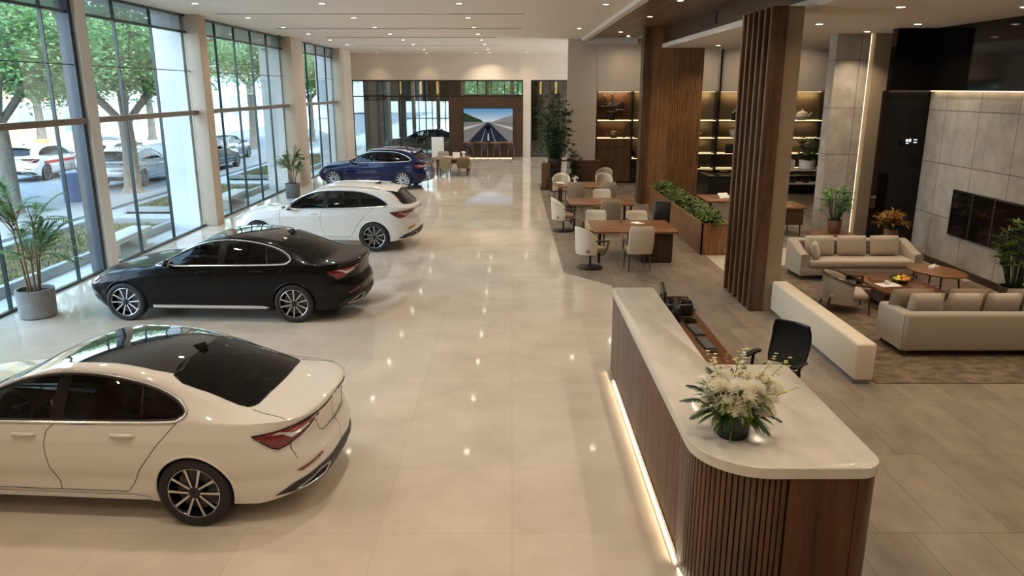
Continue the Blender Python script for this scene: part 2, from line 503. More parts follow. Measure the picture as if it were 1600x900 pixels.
WAGON = dict(
    x0=-2.33, x1=2.40, W=.925, ax=1.45, wr=.36, nf=2.5, nr=3.4, lf=1.0, lr=.85,
    top=[(-2.33, .66), (-2.26, .78), (-2.05, .88), (-1.75, .955), (-1.4, 1.0), (-1.0, 1.04), (-.85, 1.06), (-.6, 1.20), (-.3, 1.39), (-.05, 1.495), (.2, 1.55), (.55, 1.575), (1.0, 1.575), (1.45, 1.55), (1.8, 1.515), (1.86, 1.49), (2.02, 1.33), (2.2, 1.16), (2.26, 1.12), (2.34, 1.10), (2.40, 1.08)],
    belt=[(-2.33, .60), (-2.15, .72), (-1.8, .85), (-1.4, .92), (-.9, .98), (0, 1.01), (.9, 1.03), (1.6, 1.065), (2.1, 1.075), (2.4, 1.03)],
    rail=[(-2.33, .615), (-2.15, .745), (-1.8, .885), (-1.4, .955), (-.98, 1.0), (-.8, 1.06), (-.5, 1.23), (-.2, 1.375), (.05, 1.46), (.4, 1.50), (.8, 1.505), (1.2, 1.49), (1.6, 1.45), (1.8, 1.41), (1.95, 1.30), (2.12, 1.15), (2.22, 1.10), (2.4, 1.06)],
    yrail=[(-2.33, .80), (-1.0, .80), (-.6, .75), (-.1, .69), (.4, .665), (1.2, .655), (1.8, .66), (2.1, .72), (2.4, .74)],
    dlo=[(-.90, 1.012), (-.66, 1.145), (-.38, 1.295), (-.08, 1.405), (.25, 1.452), (.7, 1.458), (1.1, 1.435), (1.4, 1.37), (1.62, 1.285), (1.76, 1.20), (1.80, 1.14), (1.70, 1.105), (1.3, 1.075), (.6, 1.045), (0, 1.03), (-.5, 1.018)],
    sharp=(0,), pane=[(.20, .10), (.32, .10), (1.10, -.1), (1.14, -.1)],
    wind=[(-.88, -.60), (-.93, -.3), (-.95, 0), (-.93, .3), (-.88, .60), (-.5, .60), (-.10, .53), (-.13, .28), (-.14, 0), (-.13, -.28), (-.10, -.53), (-.5, -.60)],
    roofpanel=None,
    rearg=('rear', [(-.50, 1.40), (0, 1.425), (.50, 1.40), (.60, 1.25), (.63, 1.165), (.4, 1.135), (0, 1.125), (-.4, 1.135), (-.63, 1.165), (-.60, 1.25)]),
    handles=((-.06, .915), (.90, .935)),
    seams=[[(-.88, .985), (-.90, .85), (-.88, .5), (-.80, .355)], [(.22, 1.02), (.15, .95), (.12, .8), (.14, .6), (.20, .45), (.20, .355)],
           [(1.50, 1.09), (1.25, .90), (1.02, .62), (.92, .45), (.86, .355)], [(-.80, .355), (.86, .355)]],
    lamp=[(.66, .965), (.95, .985), (1.25, 1.0), (1.48, 1.01), (1.54, .98), (1.36, .925), (1.12, .865), (.92, .83), (.78, .885)], lampz=1.0,
    rearx=[(.22, -.08), (.36, -.02), (.45, 0), (.62, 0), (.72, -.035), (.8, -.08), (.95, -.06), (1.03, -.02), (1.1, 0), (1.2, 0)],
    z0=.235, deck=False)

def clip(poly, x, slope, keep):
    """keep the part of an outline left (keep=-1) or right (+1) of the line x + slope*(z-1)"""
    out = []; n = len(poly)
    def d(p): return (p[0] - (x + slope * (p[1] - 1.15))) * keep
    for i in range(n):
        a, b = poly[i], poly[(i + 1) % n]; da, db = d(a), d(b)
        if da >= 0: out.append(a)
        if (da >= 0) != (db >= 0):
            t = da / (da - db); out.append((lerp(a[0], b[0], t), lerp(a[1], b[1], t)))
    return out

def resample(poly, step, closed=True):
    out = []; n = len(poly)
    for i in range(n if closed else n - 1):
        a, b = poly[i], poly[(i + 1) % n]
        k = max(1, int(math.ceil(hypot(b[0] - a[0], b[1] - a[1]) / step)))
        for j in range(k): out.append((lerp(a[0], b[0], j / k), lerp(a[1], b[1], j / k)))
    if not closed: out.append(poly[-1])
    return out

def body_points(S, detail=1.):
    top, belt, rail, yr, rx = (curve(S[k]) for k in ('top', 'belt', 'rail', 'yrail', 'rearx'))
    x0, x1, W = S['x0'], S['x1'], S['W']
    xs = []
    nf = int(16 * detail); nr = int(18 * detail)
    for i in range(nf):                       # nose, dense towards the tip
        ph = (i + .35) / nf * pi / 2; xs.append((x0 + S['lf'] * (1 - sin(ph) ** (2 / S['nf'])), cos(ph) ** (2 / S['nf'])))
    xs = [(x0 + S['lf'] * (1 - (1 - (1 - i / nf) ** 1.0) ** 1), 0) for i in range(0)] 
    def wf(x):
        k = 1.
        if x < x0 + S['lf']:
            t = (x0 + S['lf'] - x) / S['lf']; k = max(0., 1 - t ** S['nf']) ** (1 / S['nf'])
        if x > x1 - S['lr']:
            t = (x - x1 + S['lr']) / S['lr']; k = max(0., 1 - t ** S['nr']) ** (1 / S['nr'])
        return k
    st = []
    for i in range(nf):
        ph = pi / 2 * (i / nf); st.append(x0 + S['lf'] * (1 - cos(ph) ** (2 / S['nf'])))
    mid0, mid1 = x0 + S['lf'], x1 - S['lr']; nm = int(100 * detail)
    for i in range(nm): st.append(lerp(mid0, mid1, i / nm))
    for i in range(nr + 1):
        ph = pi / 2 * (i / nr); st.append(mid1 + S['lr'] * sin(ph) ** (2 / S['nr']))
    st = sorted(st)
    # fill wide gaps
    full = [st[0]]
    for x in st[1:]:
        k = max(1, int((x - full[-1]) / (.022 / detail)))
        a = full[-1]
        for j in range(1, k + 1): full.append(lerp(a, x, j / k))
    rows = []
    nb = max(8, int(34 * detail)); ng = max(5, int(13 * detail)); nt_ = max(6, int(18 * detail))
    for x in full:
        k = wf(x); k = max(k, .004)
        w = W * k
        zb = belt(x); zr = max(rail(x), zb + .012); zt = max(top(x), zr + .004)
        z0 = S['z0'] + .06 * sstep(x0 + .5, x0, x) + .08 * sstep(x1 - .55, x1, x)
        half = [(0., z0 + .02), (w * .55, z0 + .01), (w * .86, z0), (w * .93, z0 + .015)]
        for i in range(1, nb + 1):            # body side
            u = i / nb; z = lerp(z0 + .015, zb, u)
            f = .93 + .07 * sin(min(1., u / .62) * pi / 2) if u < .62 else 1. - .05 * ((u - .62) / .38) ** 2.2
            f -= .014 * math.exp(-((u - .30) / .12) ** 2)          # light hollow low on the doors
            f += .008 * math.exp(-((u - .80) / .05) ** 2)          # shoulder crease
            half.append((w * f, z))
        yb = w * .95; yrl = w / W * yr(x)
        yrl = min(yrl, yb * .96)
        for i in range(1, ng + 1):            # greenhouse side
            u = i / ng
            half.append((lerp(yb, yrl, u ** 1.25), lerp(zb, zr, u)))
        for i in range(1, nt_ + 1):           # roof / hood / deck
            v = 1 - i / nt_
            y = yrl * v
            half.append((y, zr + (zt - zr) * (1 - v ** 2.3)))
        row = []
        for (y, z) in half:
            dx = sstep(x1 - .75, x1, x) * rx(z)
            dx += sstep(x0 + .8, x0, x) * (.10 * sstep(.42, .2, z) + .10 * sstep(.55, .75, z) + .015 * sstep(.5, .4, z))
            row.append((x + dx, y, z))
        full_row = [(a, -b, c) for a, b, c in row[::-1]][:-1] + row     # from roof centre (-) .. bottom .. roof centre (+)
        rows.append(full_row)
    return rows

_uid = [0]
def make_car(name, label, S, mat, cat='car', loc=(0, 0, 0), rz=0., detail=1., interior=True, group=None, roofglass=True, bright=TRIMC, rims='ten', seat=LEATHER, rear_black=True, plate=None):
    root = thing(name, label, cat, loc, rz, group)
    W = S['W']; ax = S['ax']; wr = S['wr']; ar = wr + .035
    rows = body_points(S, detail)
    nv = len(rows[0]); nu = len(rows)
    V = [Vector(p) for r in rows for p in r]
    # snap ring of vertices to the arch circle
    for p in V:
        if abs(p.y) > .55 and p.z < wr + ar + .06:
            for cx in (-ax, ax):
                d = hypot(p.x - cx, p.z - wr)
                if abs(d - ar) < .0165 / max(.5, detail) and d > 1e-6 and p.z > S['z0'] + .03:
                    q = ar / d; p.x = cx + (p.x - cx) * q; p.z = wr + (p.z - wr) * q
    F = []
    for i in range(nu - 1):
        for j in range(nv - 1):
            F.append((i * nv + j, i * nv + j + 1, (i + 1) * nv + j + 1, (i + 1) * nv + j))
    F.append(tuple(range(nv - 1, -1, -1))) if False else None
    bvh = BVHTree.FromPolygons(V, F)
    def cast(o, d, off=.004, far=6.):
        h, n, i, t = bvh.ray_cast(Vector(o), Vector(d).normalized(), far)
        if h is None: return None
        if n.dot(Vector(d)) > 0: n = -n
        return h + n * off
    def side(x, z, s, off=.004): return cast((x, s * 2.2, z), (0, -s, 0), off)
    def down(x, y, off=.004): return cast((x, y, 3.), (0, 0, -1), off)
    def back(y, z, off=.004): return cast((4.5, y, z), (-1, 0, 0), off)
    def front(y, z, off=.004): return cast((-4.5, y, z), (1, 0, 0), off)
    R = .46
    def wrap(u, z, s, off=.005, ext=.6):
        """walk round the tail: u=0 on the flank, rising to the middle of the back"""
        xs = S['x1'] - 1.2; L1 = 1.2 - R; A = R * pi / 2
        if u < L1: o = (xs + u, W + ext); d = (0, -1)
        elif u < L1 + A:
            a = (u - L1) / R; c = (S['x1'] - R, W - R); o = (c[0] + (R + ext) * sin(a), c[1] + (R + ext) * cos(a)); d = (-sin(a), -cos(a))
        else: o = (S['x1'] + ext, W - R - (u - L1 - A)); d = (-1, 0)
        return cast((o[0], o[1] * s, z), (d[0], d[1] * s, 0), off)
    def patch(fn, poly, nm, m, parent, rings=5, off=.004, step=.04, lbl=None, extra=None):
        mb = extra or MB()
        pts = resample(poly, step); n = len(pts)
        cx = sum(p[0] for p in pts) / n; cy = sum(p[1] for p in pts) / n
        vs = []; ok = True; last = None
        for k in range(rings + 1):
            r = k / rings
            for p in (pts if k else pts[:1]):
                q = fn(cx + (p[0] - cx) * r, cy + (p[1] - cy) * r, off)
                if q is None: q = last
                if q is None: return None
                last = q; vs.append(q)
        fs = []
        for j in range(n): fs.append((0, 1 + j, 1 + (j + 1) % n))
        for k in range(1, rings):
            a = 1 + (k - 1) * n; b = 1 + k * n
            for j in range(n): fs.append((a + j, b + j, b + (j + 1) % n, a + (j + 1) % n))
        # orient outward
        e = Vector(vs[1]) - Vector(vs[0]); g = Vector(vs[1 + n // 4]) - Vector(vs[0]); nn = e.cross(g)
        c0 = Vector(vs[0]); out = Vector((c0.x * .2, c0.y, c0.z - .6))
        if nn.dot(out) < 0: fs = [f[::-1] for f in fs]
        mb.add(vs, fs)
        if extra is not None: return None
        o = mb.build(nm, m, parent, angle=60)
        if lbl: o['label'] = lbl
        return o
    def line(fn, pts, r, nm, m, parent, off=.001, step=.03, closed=False, mb=None, n=6):
        own = mb is None; mb = mb or MB()
        P = [fn(a, b, off) for a, b in resample(pts, step, closed)]
        P = [p for p in P if p is not None]
        if len(P) > 1: mb.tube(P, r, n, closed=closed)
        return mb.build(nm, m, parent) if own else None
    sd = lambda s: (lambda x, z, off: side(x, z, s, off))
    wp = lambda s: (lambda u, z, off: wrap(u, z, s, off))
    dlo = smooth_poly(S['dlo'], 4, S['sharp'])
    # which body faces are cut away
    rear_dir, rear_poly = S['rearg']
    rear_poly = smooth_poly(rear_poly, 3); wind = smooth_poly(S['wind'], 3)
    def cut(c, nrm):
        if abs(c.y) > .55:
            for cx in (-ax, ax):
                if hypot(c.x - cx, c.z - wr) < ar - .002: return True
        if abs(c.y) > .5 and c.z > .9 and inside(dlo, c.x, c.z): return True
        if c.z > .95 and nrm.z > .15:
            if inside(wind, c.x, c.y) and c.x < 0: return True
            if rear_dir == 'top' and c.x > 1. and inside(rear_poly, c.x, c.y): return True
        if rear_dir == 'rear' and c.x > 1.6 and nrm.x > .2 and inside(rear_poly, c.y, c.z): return True
        return False
    keep = []
    for f in F:
        a, b, c, d = (V[i] for i in f)
        ce = (a + b + c + d) / 4; nr = (c - a).cross(d - b)
        if nr.length > 0: nr.normalize()
        if nr.dot(Vector((0, ce.y, ce.z - .55))) < 0: nr = -nr
        if not cut(ce, nr): keep.append(f)
    mb = MB(); mb.add(V, keep)
    body = mb.build('body', mat, root, angle=50, weld=True, fix=True)
    # orientation safety: outside must face out
    me = body.data
    s_ = 0
    for p in me.polygons:
        if abs(p.center.y) > .7: s_ += p.normal.y * (1 if p.center.y > 0 else -1)
    if s_ < 0: me.flip_normals()
    # arches
    for cx in (-ax, ax):
        for s in (-1, 1):
            w = MB()
            ring = [(cx + ar * cos(a), wr + ar * sin(a)) for a in [radians(d) for d in range(-22, 203, 5)]]
            P = [side(x, z, s, -.004) for x, z in ring]; P = [p for p in P if p is not None]
            wl = MB(); wl.tube(P, .014, 8); wl.build('arch_lip', mat, root)
            lin = MB(); rr = [[(x, s * .46, z) for x, z in ring], [(p.x, p.y - s * .01, p.z) for p in P]] if len(P) == len(ring) else [[(x, s * .46, z) for x, z in ring], [(x, s * .85, z) for x, z in ring]]
            lin.grid(rr); lin.add([(x, s * .46, z) for x, z in ring], [tuple(range(len(ring)))])
            lin.build('wheel_well', WELL, root)
    # panes
    p1, p2, p3, p4 = S['pane']
    g1 = grow(dlo, .012)
    panes = [(clip(g1, p1[0], p1[1], -1), TINT), (clip(clip(g1, p2[0], p2[1], 1), p3[0], p3[1], -1), PRIVACY), (clip(g1, p4[0], p4[1], 1), PRIVACY)]
    for s in (-1, 1):
        for poly, gm in panes:
            patch(sd(s), poly, 'side_window', gm, root, off=.003)
        patch(sd(s), clip(clip(g1, p1[0], p1[1], 1), p2[0], p2[1], -1), 'pillar_cover', BLACKP, root, rings=2, off=.006)
        if p4[0] - p3[0] > .01:
            patch(sd(s), clip(clip(g1, p3[0], p3[1], 1), p4[0], p4[1], -1), 'window_divider', BLACKP, root, rings=2, off=.006)
        tr = MB(); line(sd(s), dlo, .0125, None, None, None, off=.006, closed=True, mb=tr)
        lo = [p for p in S['dlo'] if True]
        tr.build('window_trim', bright, root)
        seal = MB(); line(sd(s), grow(dlo, -.016), .011, None, None, None, off=.0, closed=True, mb=seal)
        seal.build('window_seal', BLACKM, root)
    patch(lambda x, y, o: down(x, y, o), grow(wind, .02), 'windshield', TINT, root, rings=8, off=.002)
    if rear_dir == 'top': patch(lambda x, y, o: down(x, y, o), grow(rear_poly, .016), 'rear_window', PRIVACY, root, rings=8, off=.003)
    else: patch(lambda y, z, o: back(y, z, o), grow(rear_poly, .018), 'rear_window', PRIVACY, root, rings=6, off=.003)
    if S['roofpanel'] and roofglass:
        patch(lambda x, y, o: down(x, y, o), smooth_poly(S['roofpanel'], 3), 'glass_roof', ROOFG, root, rings=8, off=.003)
    # seams
    for s in (-1, 1):
        for sm in S['seams']:
            sp = sm
            mbs = MB(); line(sd(s), sp, .0032, None, None, None, off=.0005, step=.02, mb=mbs)
            mbs.build('door_gap', GAP, root)
    # handles
    for s in (-1, 1):
        for hx, hz in S['handles']:
            sc = patch(sd(s), [(hx + .05 * cos(a), hz + .018 + .026 * sin(a)) for a in [2 * pi * i / 16 for i in range(16)]], 'handle_recess', GAP if False else mat, root, rings=2, off=.0015)
            p = side(hx, hz, s)
            if p is None: continue
            h = MB()
            pts = [side(hx + dx, hz, s, off) for dx, off in ((-.115, .004), (-.095, .026), (-.03, .034), (.05, .034), (.095, .026), (.115, .004))]
            pts = [q for q in pts if q is not None]
            h.tube(pts, [.010, .015, .0165, .0165, .015, .010], 8)
            h.build('door_handle', mat if bright is not CHROME or True else CHROME, root)
    # sill strip
    zs = S['z0'] + .055
    for s in (-1, 1):
        poly = [(-1.0, zs - .024), (.95, zs - .024), (1.03, zs + .004), (.9, zs + .03), (-1.0, zs + .03)]
        patch(sd(s), resample(poly, .05), 'sill_trim', bright, root, rings=1, off=.008)
        patch(sd(s), [(-1.03, S['z0'] + .018), (1.03, S['z0'] + .018), (1.05, zs - .026), (-1.03, zs - .026)], 'sill_cladding', BLACKM, root, rings=1, off=.006)
    # tail
    for s in (-1, 1):
        lp = resample(S['lamp'], .04)
        tl = patch(wp(s), smooth_poly(S['lamp'], 2, (0, 3, 4)), 'tail_light', LAMP_RED, root, rings=5, off=.010)
        if tl:
            L = S['lamp']; lz = S['lampz']
            tm = MB()
            P = [wrap(u, z, s, .008) for u, z in resample(smooth_poly(L, 2, (0, 3, 4)), .03)]
            tm.tube([p for p in P if p], .007, 6, closed=True); tm.build('lamp_bezel', BLACKP, tl)
            patch(wp(s), [(.86, lz - .068), (.96, lz - .066), (1.08, lz - .122), (1.36, lz - .072), (1.36, lz - .056), (1.10, lz - .098), (1.02, lz - .078), (.94, lz - .048)], 'light_guide', LAMP_CLEAR, tl, rings=2, off=.015, step=.02)
            patch(wp(s), [(1.04, lz - .058), (1.42, lz - .022), (1.42, lz - .036), (1.10, lz - .078)], 'brake_strip', LAMP_BRIGHT, tl, rings=2, off=.015, step=.02)
            patch(wp(s), [(.80, lz - .052), (1.0, lz - .036), (1.40, lz - .008), (1.40, lz - .016), (1.0, lz - .046), (.84, lz - .062)], 'brake_strip', LAMP_BRIGHT, tl, rings=2, off=.014, step=.02)
        ref = [(1.10, .505), (1.46, .575), (1.48, .55), (1.16, .485)] if S['deck'] else [(1.12, .56), (1.46, .62), (1.48, .595), (1.18, .54)]
        patch(wp(s), ref, 'rear_reflector', LAMP_RED, root, rings=2, off=.006, step=.03)
        z0 = S['z0']
        dif = [(.84, z0 + .085), (1.08, z0 + .19), (1.4, z0 + .25), (1.98, z0 + .265), (1.98, z0 + .10), (1.4, z0 + .098), (1.05, z0 + .088)]
        patch(wp(s), dif, 'rear_diffuser', BLACKM, root, rings=4, off=.007, step=.03)
        ex = [(1.10, z0 + .115), (1.42, z0 + .215), (1.58, z0 + .21), (1.52, z0 + .13), (1.2, z0 + .105)]
        patch(wp(s), ex, 'exhaust_opening', WELL, root, rings=2, off=.011, step=.03)
        em = MB(); P = [wrap(u, z, s, .012) for u, z in resample(ex, .03)]
        em.tube([p for p in P if p], .008, 6, closed=True); em.build('exhaust_trim', bright, root)
        # boot lid gap
        if S['deck']:
            line(lambda x, y, o: down(x, y, o), [(1.96, s * .655), (2.1, s * .70), (2.3, s * .735), (2.42, s * .72)], .0035, 'boot_gap', GAP, root, off=0, step=.03)
        g = [(1.50, S['lampz'] - .07), (1.56, S['lampz'] - .2), (1.62, S['lampz'] - .24), (1.97, S['lampz'] - .25)]
        line(wp(s), g, .0035, 'boot_gap', GAP, root, off=0, step=.03)
    lz = S['lampz']
    bar = MB(); patch(lambda y, z, o: back(y, z, o), [(-.40, lz + .004), (.40, lz + .004), (.40, lz - .014), (-.40, lz - .014)], None, None, None, rings=1, off=.006, step=.05, extra=bar)
    bar.build('boot_strip', BLACKP, root)
    if plate:
        pl = patch(lambda y, z, o: back(y, z, o), rrect(-.26, .26, lz - .155, lz - .04, .01, 2), 'licence_plate', plate, root, rings=2, off=.010, step=.06)
    em = MB()
    for pts in ([(-.012, lz + .055), (-.012, lz + .022), (-.03, lz + .017), (-.044, lz + .027)], [(.038, lz + .055), (.012, lz + .052), (.014, lz + .040), (.036, lz + .034), (.036, lz + .02), (.008, lz + .018)]):
        P = [back(-y * 1.3, z, .006) for y, z in pts]; P = [p for p in P if p]
        if len(P) > 1: em.tube(P, .005, 5)
    if em.v: em.build('boot_emblem', bright, root)
    # nose: headlamps, grille, lower intake
    for s in (-1, 1):
        def fw(u, z, off, s=s):
            # u=0 flank .. 1 towards the middle of the nose
            a = lerp(.15, 1.25, u); o = (S['x0'] + .55 - 1.5 * sin(a), (.45 + 1.5 * cos(a)) * s)
            return cast((o[0], o[1], z), (sin(a), -cos(a) * s, 0), off)
        hz = S['belt'][2][1] - .10
        hl = patch(fw, [(.18, hz + .055), (.5, hz + .035), (.85, hz - .005), (.85, hz - .055), (.55, hz - .045), (.25, hz + .02)], 'headlight', LAMP_CLEAR, root, rings=4, off=.008, step=.05)
        if hl:
            hb = MB(); P = [fw(u, z, .008) for u, z in resample([(.18, hz + .055), (.5, hz + .035), (.85, hz - .005), (.85, hz - .055), (.55, hz - .045), (.25, hz + .02)], .04)]
            hb.tube([p for p in P if p], .006, 5, closed=True); hb.build('lamp_bezel', BLACKP, hl)
        patch(fw, [(.55, .40), (.85, .40), (.85, .30), (.5, .30)], 'bumper_intake', BLACKM, root, rings=2, off=.006, step=.05)
    patch(lambda y, z, o: front(y, z, o), rrect(-.42, .42, .42, .64, .05, 3), 'grille', BLACKP, root, rings=4, off=.006)
    # mirrors
    for s in (-1, 1):
        bz = S['dlo'][0][1]
        mr = MB(); mr.ball((-.60, s * 1.03, bz + .075), .075, .115, .075, 16, 10)
        mo = mr.build('door_mirror', mat, root)
        st = MB(); st.bar((-.62, s * .86, bz + .0), (-.60, s * .99, bz + .03), .09, .035); st.ball((-.592, s * 1.03, bz + .045), .074, .112, .05, 14, 8)
        st.build('mirror_base', BLACKP, mo)
        gl = MB(); gl.ball((-.535, s * 1.03, bz + .078), .018, .095, .055, 14, 8); gl.build('mirror_glass', CHROME, mo)
    # antenna fin
    p = down(S['ax'] - .28 if S['deck'] else 1.35, 0.)
    if p:
        fn = MB(); fn.grid([[(p.x - .10, 0, p.z - .003), (p.x - .1, 0.001, p.z - .003), (p.x - .1, .0, p.z - .002)],
                            [(p.x, -.022, p.z - .006), (p.x, 0, p.z + .035), (p.x, .022, p.z - .006)], [(p.x + .08, -.02, p.z - .012), (p.x + .075, 0, p.z + .055), (p.x + .08, .02, p.z - .012)], [(p.x + .1, -.01, p.z - .02), (p.x + .1, 0, p.z - .01), (p.x + .1, .01, p.z - .02)]])
        fn.build('roof_antenna', BLACKP, root)
    if not S['deck']:
        for s in (-1, 1):
            rl = MB(); P = [(lerp(-.05, 1.55, i / 14), s * .60, 0) for i in range(15)]
            Q = []
            for i, (x, y, _) in enumerate(P):
                q = down(x, y); Q.append((x, y, q.z + (.028 if 0 < i < 14 else .0)))
            rl.tube(Q, .014, 8); rl.build('roof_rail', bright, root)
        sp = MB(); rr = []
        for x, dz in ((1.70, .004), (1.86, .012), (2.0, .004), (2.0, -.02), (1.84, -.03)):
            row = []
            for i in range(13):
                y = lerp(-.60, .60, i / 12); q = down(1.70, y); row.append((x - .05 * abs(y) ** 2, y, q.z + dz - .09 * (x - 1.70)))
            rr.append(row)
        sp.grid(rr); sp.build('roof_spoiler', mat, root, angle=60)
    # wheels
    wheel0 = None
    for cx in (-ax, ax):
        for s in (-1, 1):
            if wheel0 is None:
                wheel0 = make_wheel(root, wr, rims)
                w = wheel0
            else:
                w = copy_tree(wheel0, root)
            w.location = (cx, s * (W - .115), wr); w.rotation_euler = (0, random.uniform(0, .5), 0 if s < 0 else pi)
    if interior:
        it = MB()
        it.box(-1.1, 2.1, -.72, .72, .30, .36)
        it.box(-1.05, -.72, -.72, .72, .6, .93, .06)           # dash
        it.box(-.4, .75, -.12, .12, .36, .62, .04)             # console
        it.build('cabin_floor', BLACKM, root)
        for y in (-.37, .37):
            st = MB(); st.box(-.22, .32, y - .25, y + .25, .42, .60, .06)
            st.box(-.06, .06, y - .24, y + .24, 0, .62, .055, M=T(.30, 0, .52, ry=.22))
            st.box(-.04, .04, y - .12, y + .12, .66, .84, .035, M=T(.30, 0, .52, ry=.22))
            st.build('front_seat', seat, root)
        st = MB(); st.box(.82, 1.35, -.66, .66, .42, .60, .06); st.box(-.06, .06, -.66, .66, 0, .55, .05, M=T(1.28, 0, .52, ry=.35))
        st.build('rear_bench', seat, root)
        sw = MB(); M = T(-.52, -.37, .86, ry=-.45)
        sw.tube([(0, .17 * cos(2 * pi * i / 24), .17 * sin(2 * pi * i / 24)) for i in range(24)], .015, 8, closed=True, M=M)
        sw.bar((0, -.16, 0), (0, .16, 0), .03, .02, M=M); sw.bar((0, 0, 0), (0, 0, -.16), .03, .02, M=M); sw.ball((0, 0, 0), .02, .05, .05, M=M)
        sw.tube([(0, 0, 0), (-.3, 0, -.02)], .025, 8, M=M)
        sw.build('steering_wheel', BLACKM, root)
    return root

def make_wheel(root, wr, rims):
    """outer face towards -y"""
    Mx = Matrix.Rotation(pi / 2, 4, 'X')
    hw = .115; rr = wr * .735
    t = MB()
    prof = [(rr, -hw * .86), (rr + .02, -hw), (wr - .03, -hw), (wr - .006, -hw * .85), (wr, -hw * .6), (wr - .003, -hw * .3), (wr, 0), (wr - .003, hw * .3), (wr, hw * .6), (wr - .006, hw * .85), (wr - .03, hw), (rr + .02, hw), (rr, hw * .86), (rr, -hw * .86)]
    t.lathe(prof, 56, Mx, False, False)
    ty = t.build('wheel', RUBBER, root, angle=40)
    b = MB(); b.lathe([(rr, hw * .8), (rr - .03, hw * .4), (rr - .035, -hw * .55), (rr - .012, -hw * .86), (rr + .001, -hw * .9)], 56, Mx @ Matrix.Scale(-1, 4, (0, 0, 1)) if False else Mx, False, False)
    b.lathe([(0, -hw * .1), (rr - .04, -hw * .1)], 40, Mx, False, False)
    b.build('rim_barrel', BLACKP, ty)
    lip = MB(); lip.tube([((rr - .007) * cos(2 * pi * i / 56), -hw * .88, (rr - .006) * sin(2 * pi * i / 56)) for i in range(56)], .0055, 6, closed=True)
    lip.build('rim_lip', ALLOY, ty)
    sp = MB(); dk = MB()
    n = 10 if rims == 'ten' else 12
    for k in range(n):
        if rims == 'ten':
            a = 2 * pi * (k // 2) / 5 + (.20 if k % 2 else -.20); a1 = 2 * pi * (k // 2) / 5 + (.34 if k % 2 else -.34)
        else:
            a = a1 = 2 * pi * k / n
        y0, y1 = -hw * .80, -hw * .86
        p = Vector((.045 * cos(a), y0, .045 * sin(a))); q = Vector(((rr - .01) * cos(a1), y1, (rr - .01) * sin(a1)))
        d = (q - p).normalized(); sdv = d.cross(Vector((0, 1, 0))).normalized()
        w0, w1 = (.008, .0125) if rims == 'ten' else (.009, .012)
        vs = [p - sdv * w0, p + sdv * w0, q + sdv * w1, q - sdv * w1]
        bk = [v + Vector((0, .035, 0)) for v in vs]
        sp.add(vs + bk, [(0, 1, 2, 3), (7, 6, 5, 4), (0, 4, 5, 1), (1, 5, 6, 2), (2, 6, 7, 3), (3, 7, 4, 0)])
    sp.build('rim_spokes', ALLOY, ty, smooth=False, fix=True)
    hb = MB(); hb.lathe([(.0, .94 * hw), (.028, .94 * hw), (.034, .9 * hw), (.06, .78 * hw), (.068, .5 * hw)], 24, Mx, False, False)
    hb.build('hub', BLACKM, ty)
    cp = MB(); cp.lathe([(.0, .96 * hw), (.02, .955 * hw), (.026, .93 * hw)], 20, Mx, False, False); cp.build('hub_cap', BLACKP, ty)
    br = MB(); br.lathe([(.0, .2 * hw), (rr * .78, .2 * hw), (rr * .78, .05 * hw)], 32, Mx, False, False); br.build('brake_disc', plain('brake_steel', (.10, .10, .105), .4, 1.), ty)
    return ty
# ------------------------------------------------------------------ materials of the place
M_FLOOR = tiled('polished_cream_tile', srgb(190, 177, 160), srgb(212, 200, 184), srgb(176, 163, 144), 1.2, 1.2, .0022, .055, nscale=1.1, contrast=(.3, .72), tilevar=.03, rough_var=.03, spec=.6)
M_FLOORW = tiled('taupe_plank_tile', srgb(96, 84, 72), srgb(158, 144, 128), srgb(86, 76, 64), .6, 1.5, .003, .26, nscale=1.1, contrast=(.0, 1.0), tilevar=.05, streak=(2.4, 1.1, 1), rough_var=.03, off=.5)
M_CEIL = plain('white_ceiling_paint', srgb(228, 218, 205), .6, var=.02, scale=3)
M_WALL = plain('warm_beige_plaster', srgb(205, 190, 172), .55, var=.03, scale=2)
M_COLUMN = plain('beige_column_plaster', srgb(190, 172, 152), .5, var=.04, scale=2)
M_EXTCOL = plain('pale_exterior_cladding', srgb(214, 216, 216), .5, var=.03, scale=2)
M_FRAME = plain('dark_green_glass_fin', srgb(52, 62, 62), .25, .3, var=.05)
M_STEEL = plain('dark_blue_steel', srgb(66, 72, 80), .4, .3, var=.05)
M_BRONZE = plain('bronze_rail', srgb(128, 110, 92), .35, .4, var=.06)
M_GLASS = glass('clear_window_glass', (.93, .97, .96), 1.45)
M_GLASSD = glass('smoked_partition_glass', (.60, .65, .63), 1.75, boost=1.8)
M_WALNUT = wood('walnut_vertical_grain', srgb(60, 40, 27), srgb(108, 77, 52), .32, 'z')
M_WALNUT_D = wood('dark_walnut_vertical_grain', srgb(38, 24, 16), srgb(72, 47, 31), .32, 'z')
M_WALNUT_Y = wood('walnut_lengthwise_grain', srgb(70, 41, 23), srgb(120, 78, 47), .3, 'y')
M_WALNUT_X = wood('walnut_crosswise_grain', srgb(92, 58, 34), srgb(150, 103, 65), .28, 'x')
M_OAKISH = wood('warm_brown_wood', srgb(100, 66, 40), srgb(156, 110, 70), .3, 'z')
M_TAUPEW = wood('taupe_fluted_veneer', srgb(86, 64, 48), srgb(128, 100, 78), .35, 'z')
M_DARKWOOD = wood('very_dark_wood', srgb(34, 21, 14), srgb(60, 38, 26), .3, 'z')
M_LEGWOOD = wood('dark_leg_wood', srgb(44, 26, 16), srgb(84, 52, 32), .32, 'z')
M_WOODCEIL = tiled('dark_wood_ceiling_slats', srgb(108, 84, 62), srgb(146, 117, 90), srgb(50, 34, 22), .12, 30., .012, .38, nscale=2., streak=(8, .6, 1), tilevar=.05, spec=.3)
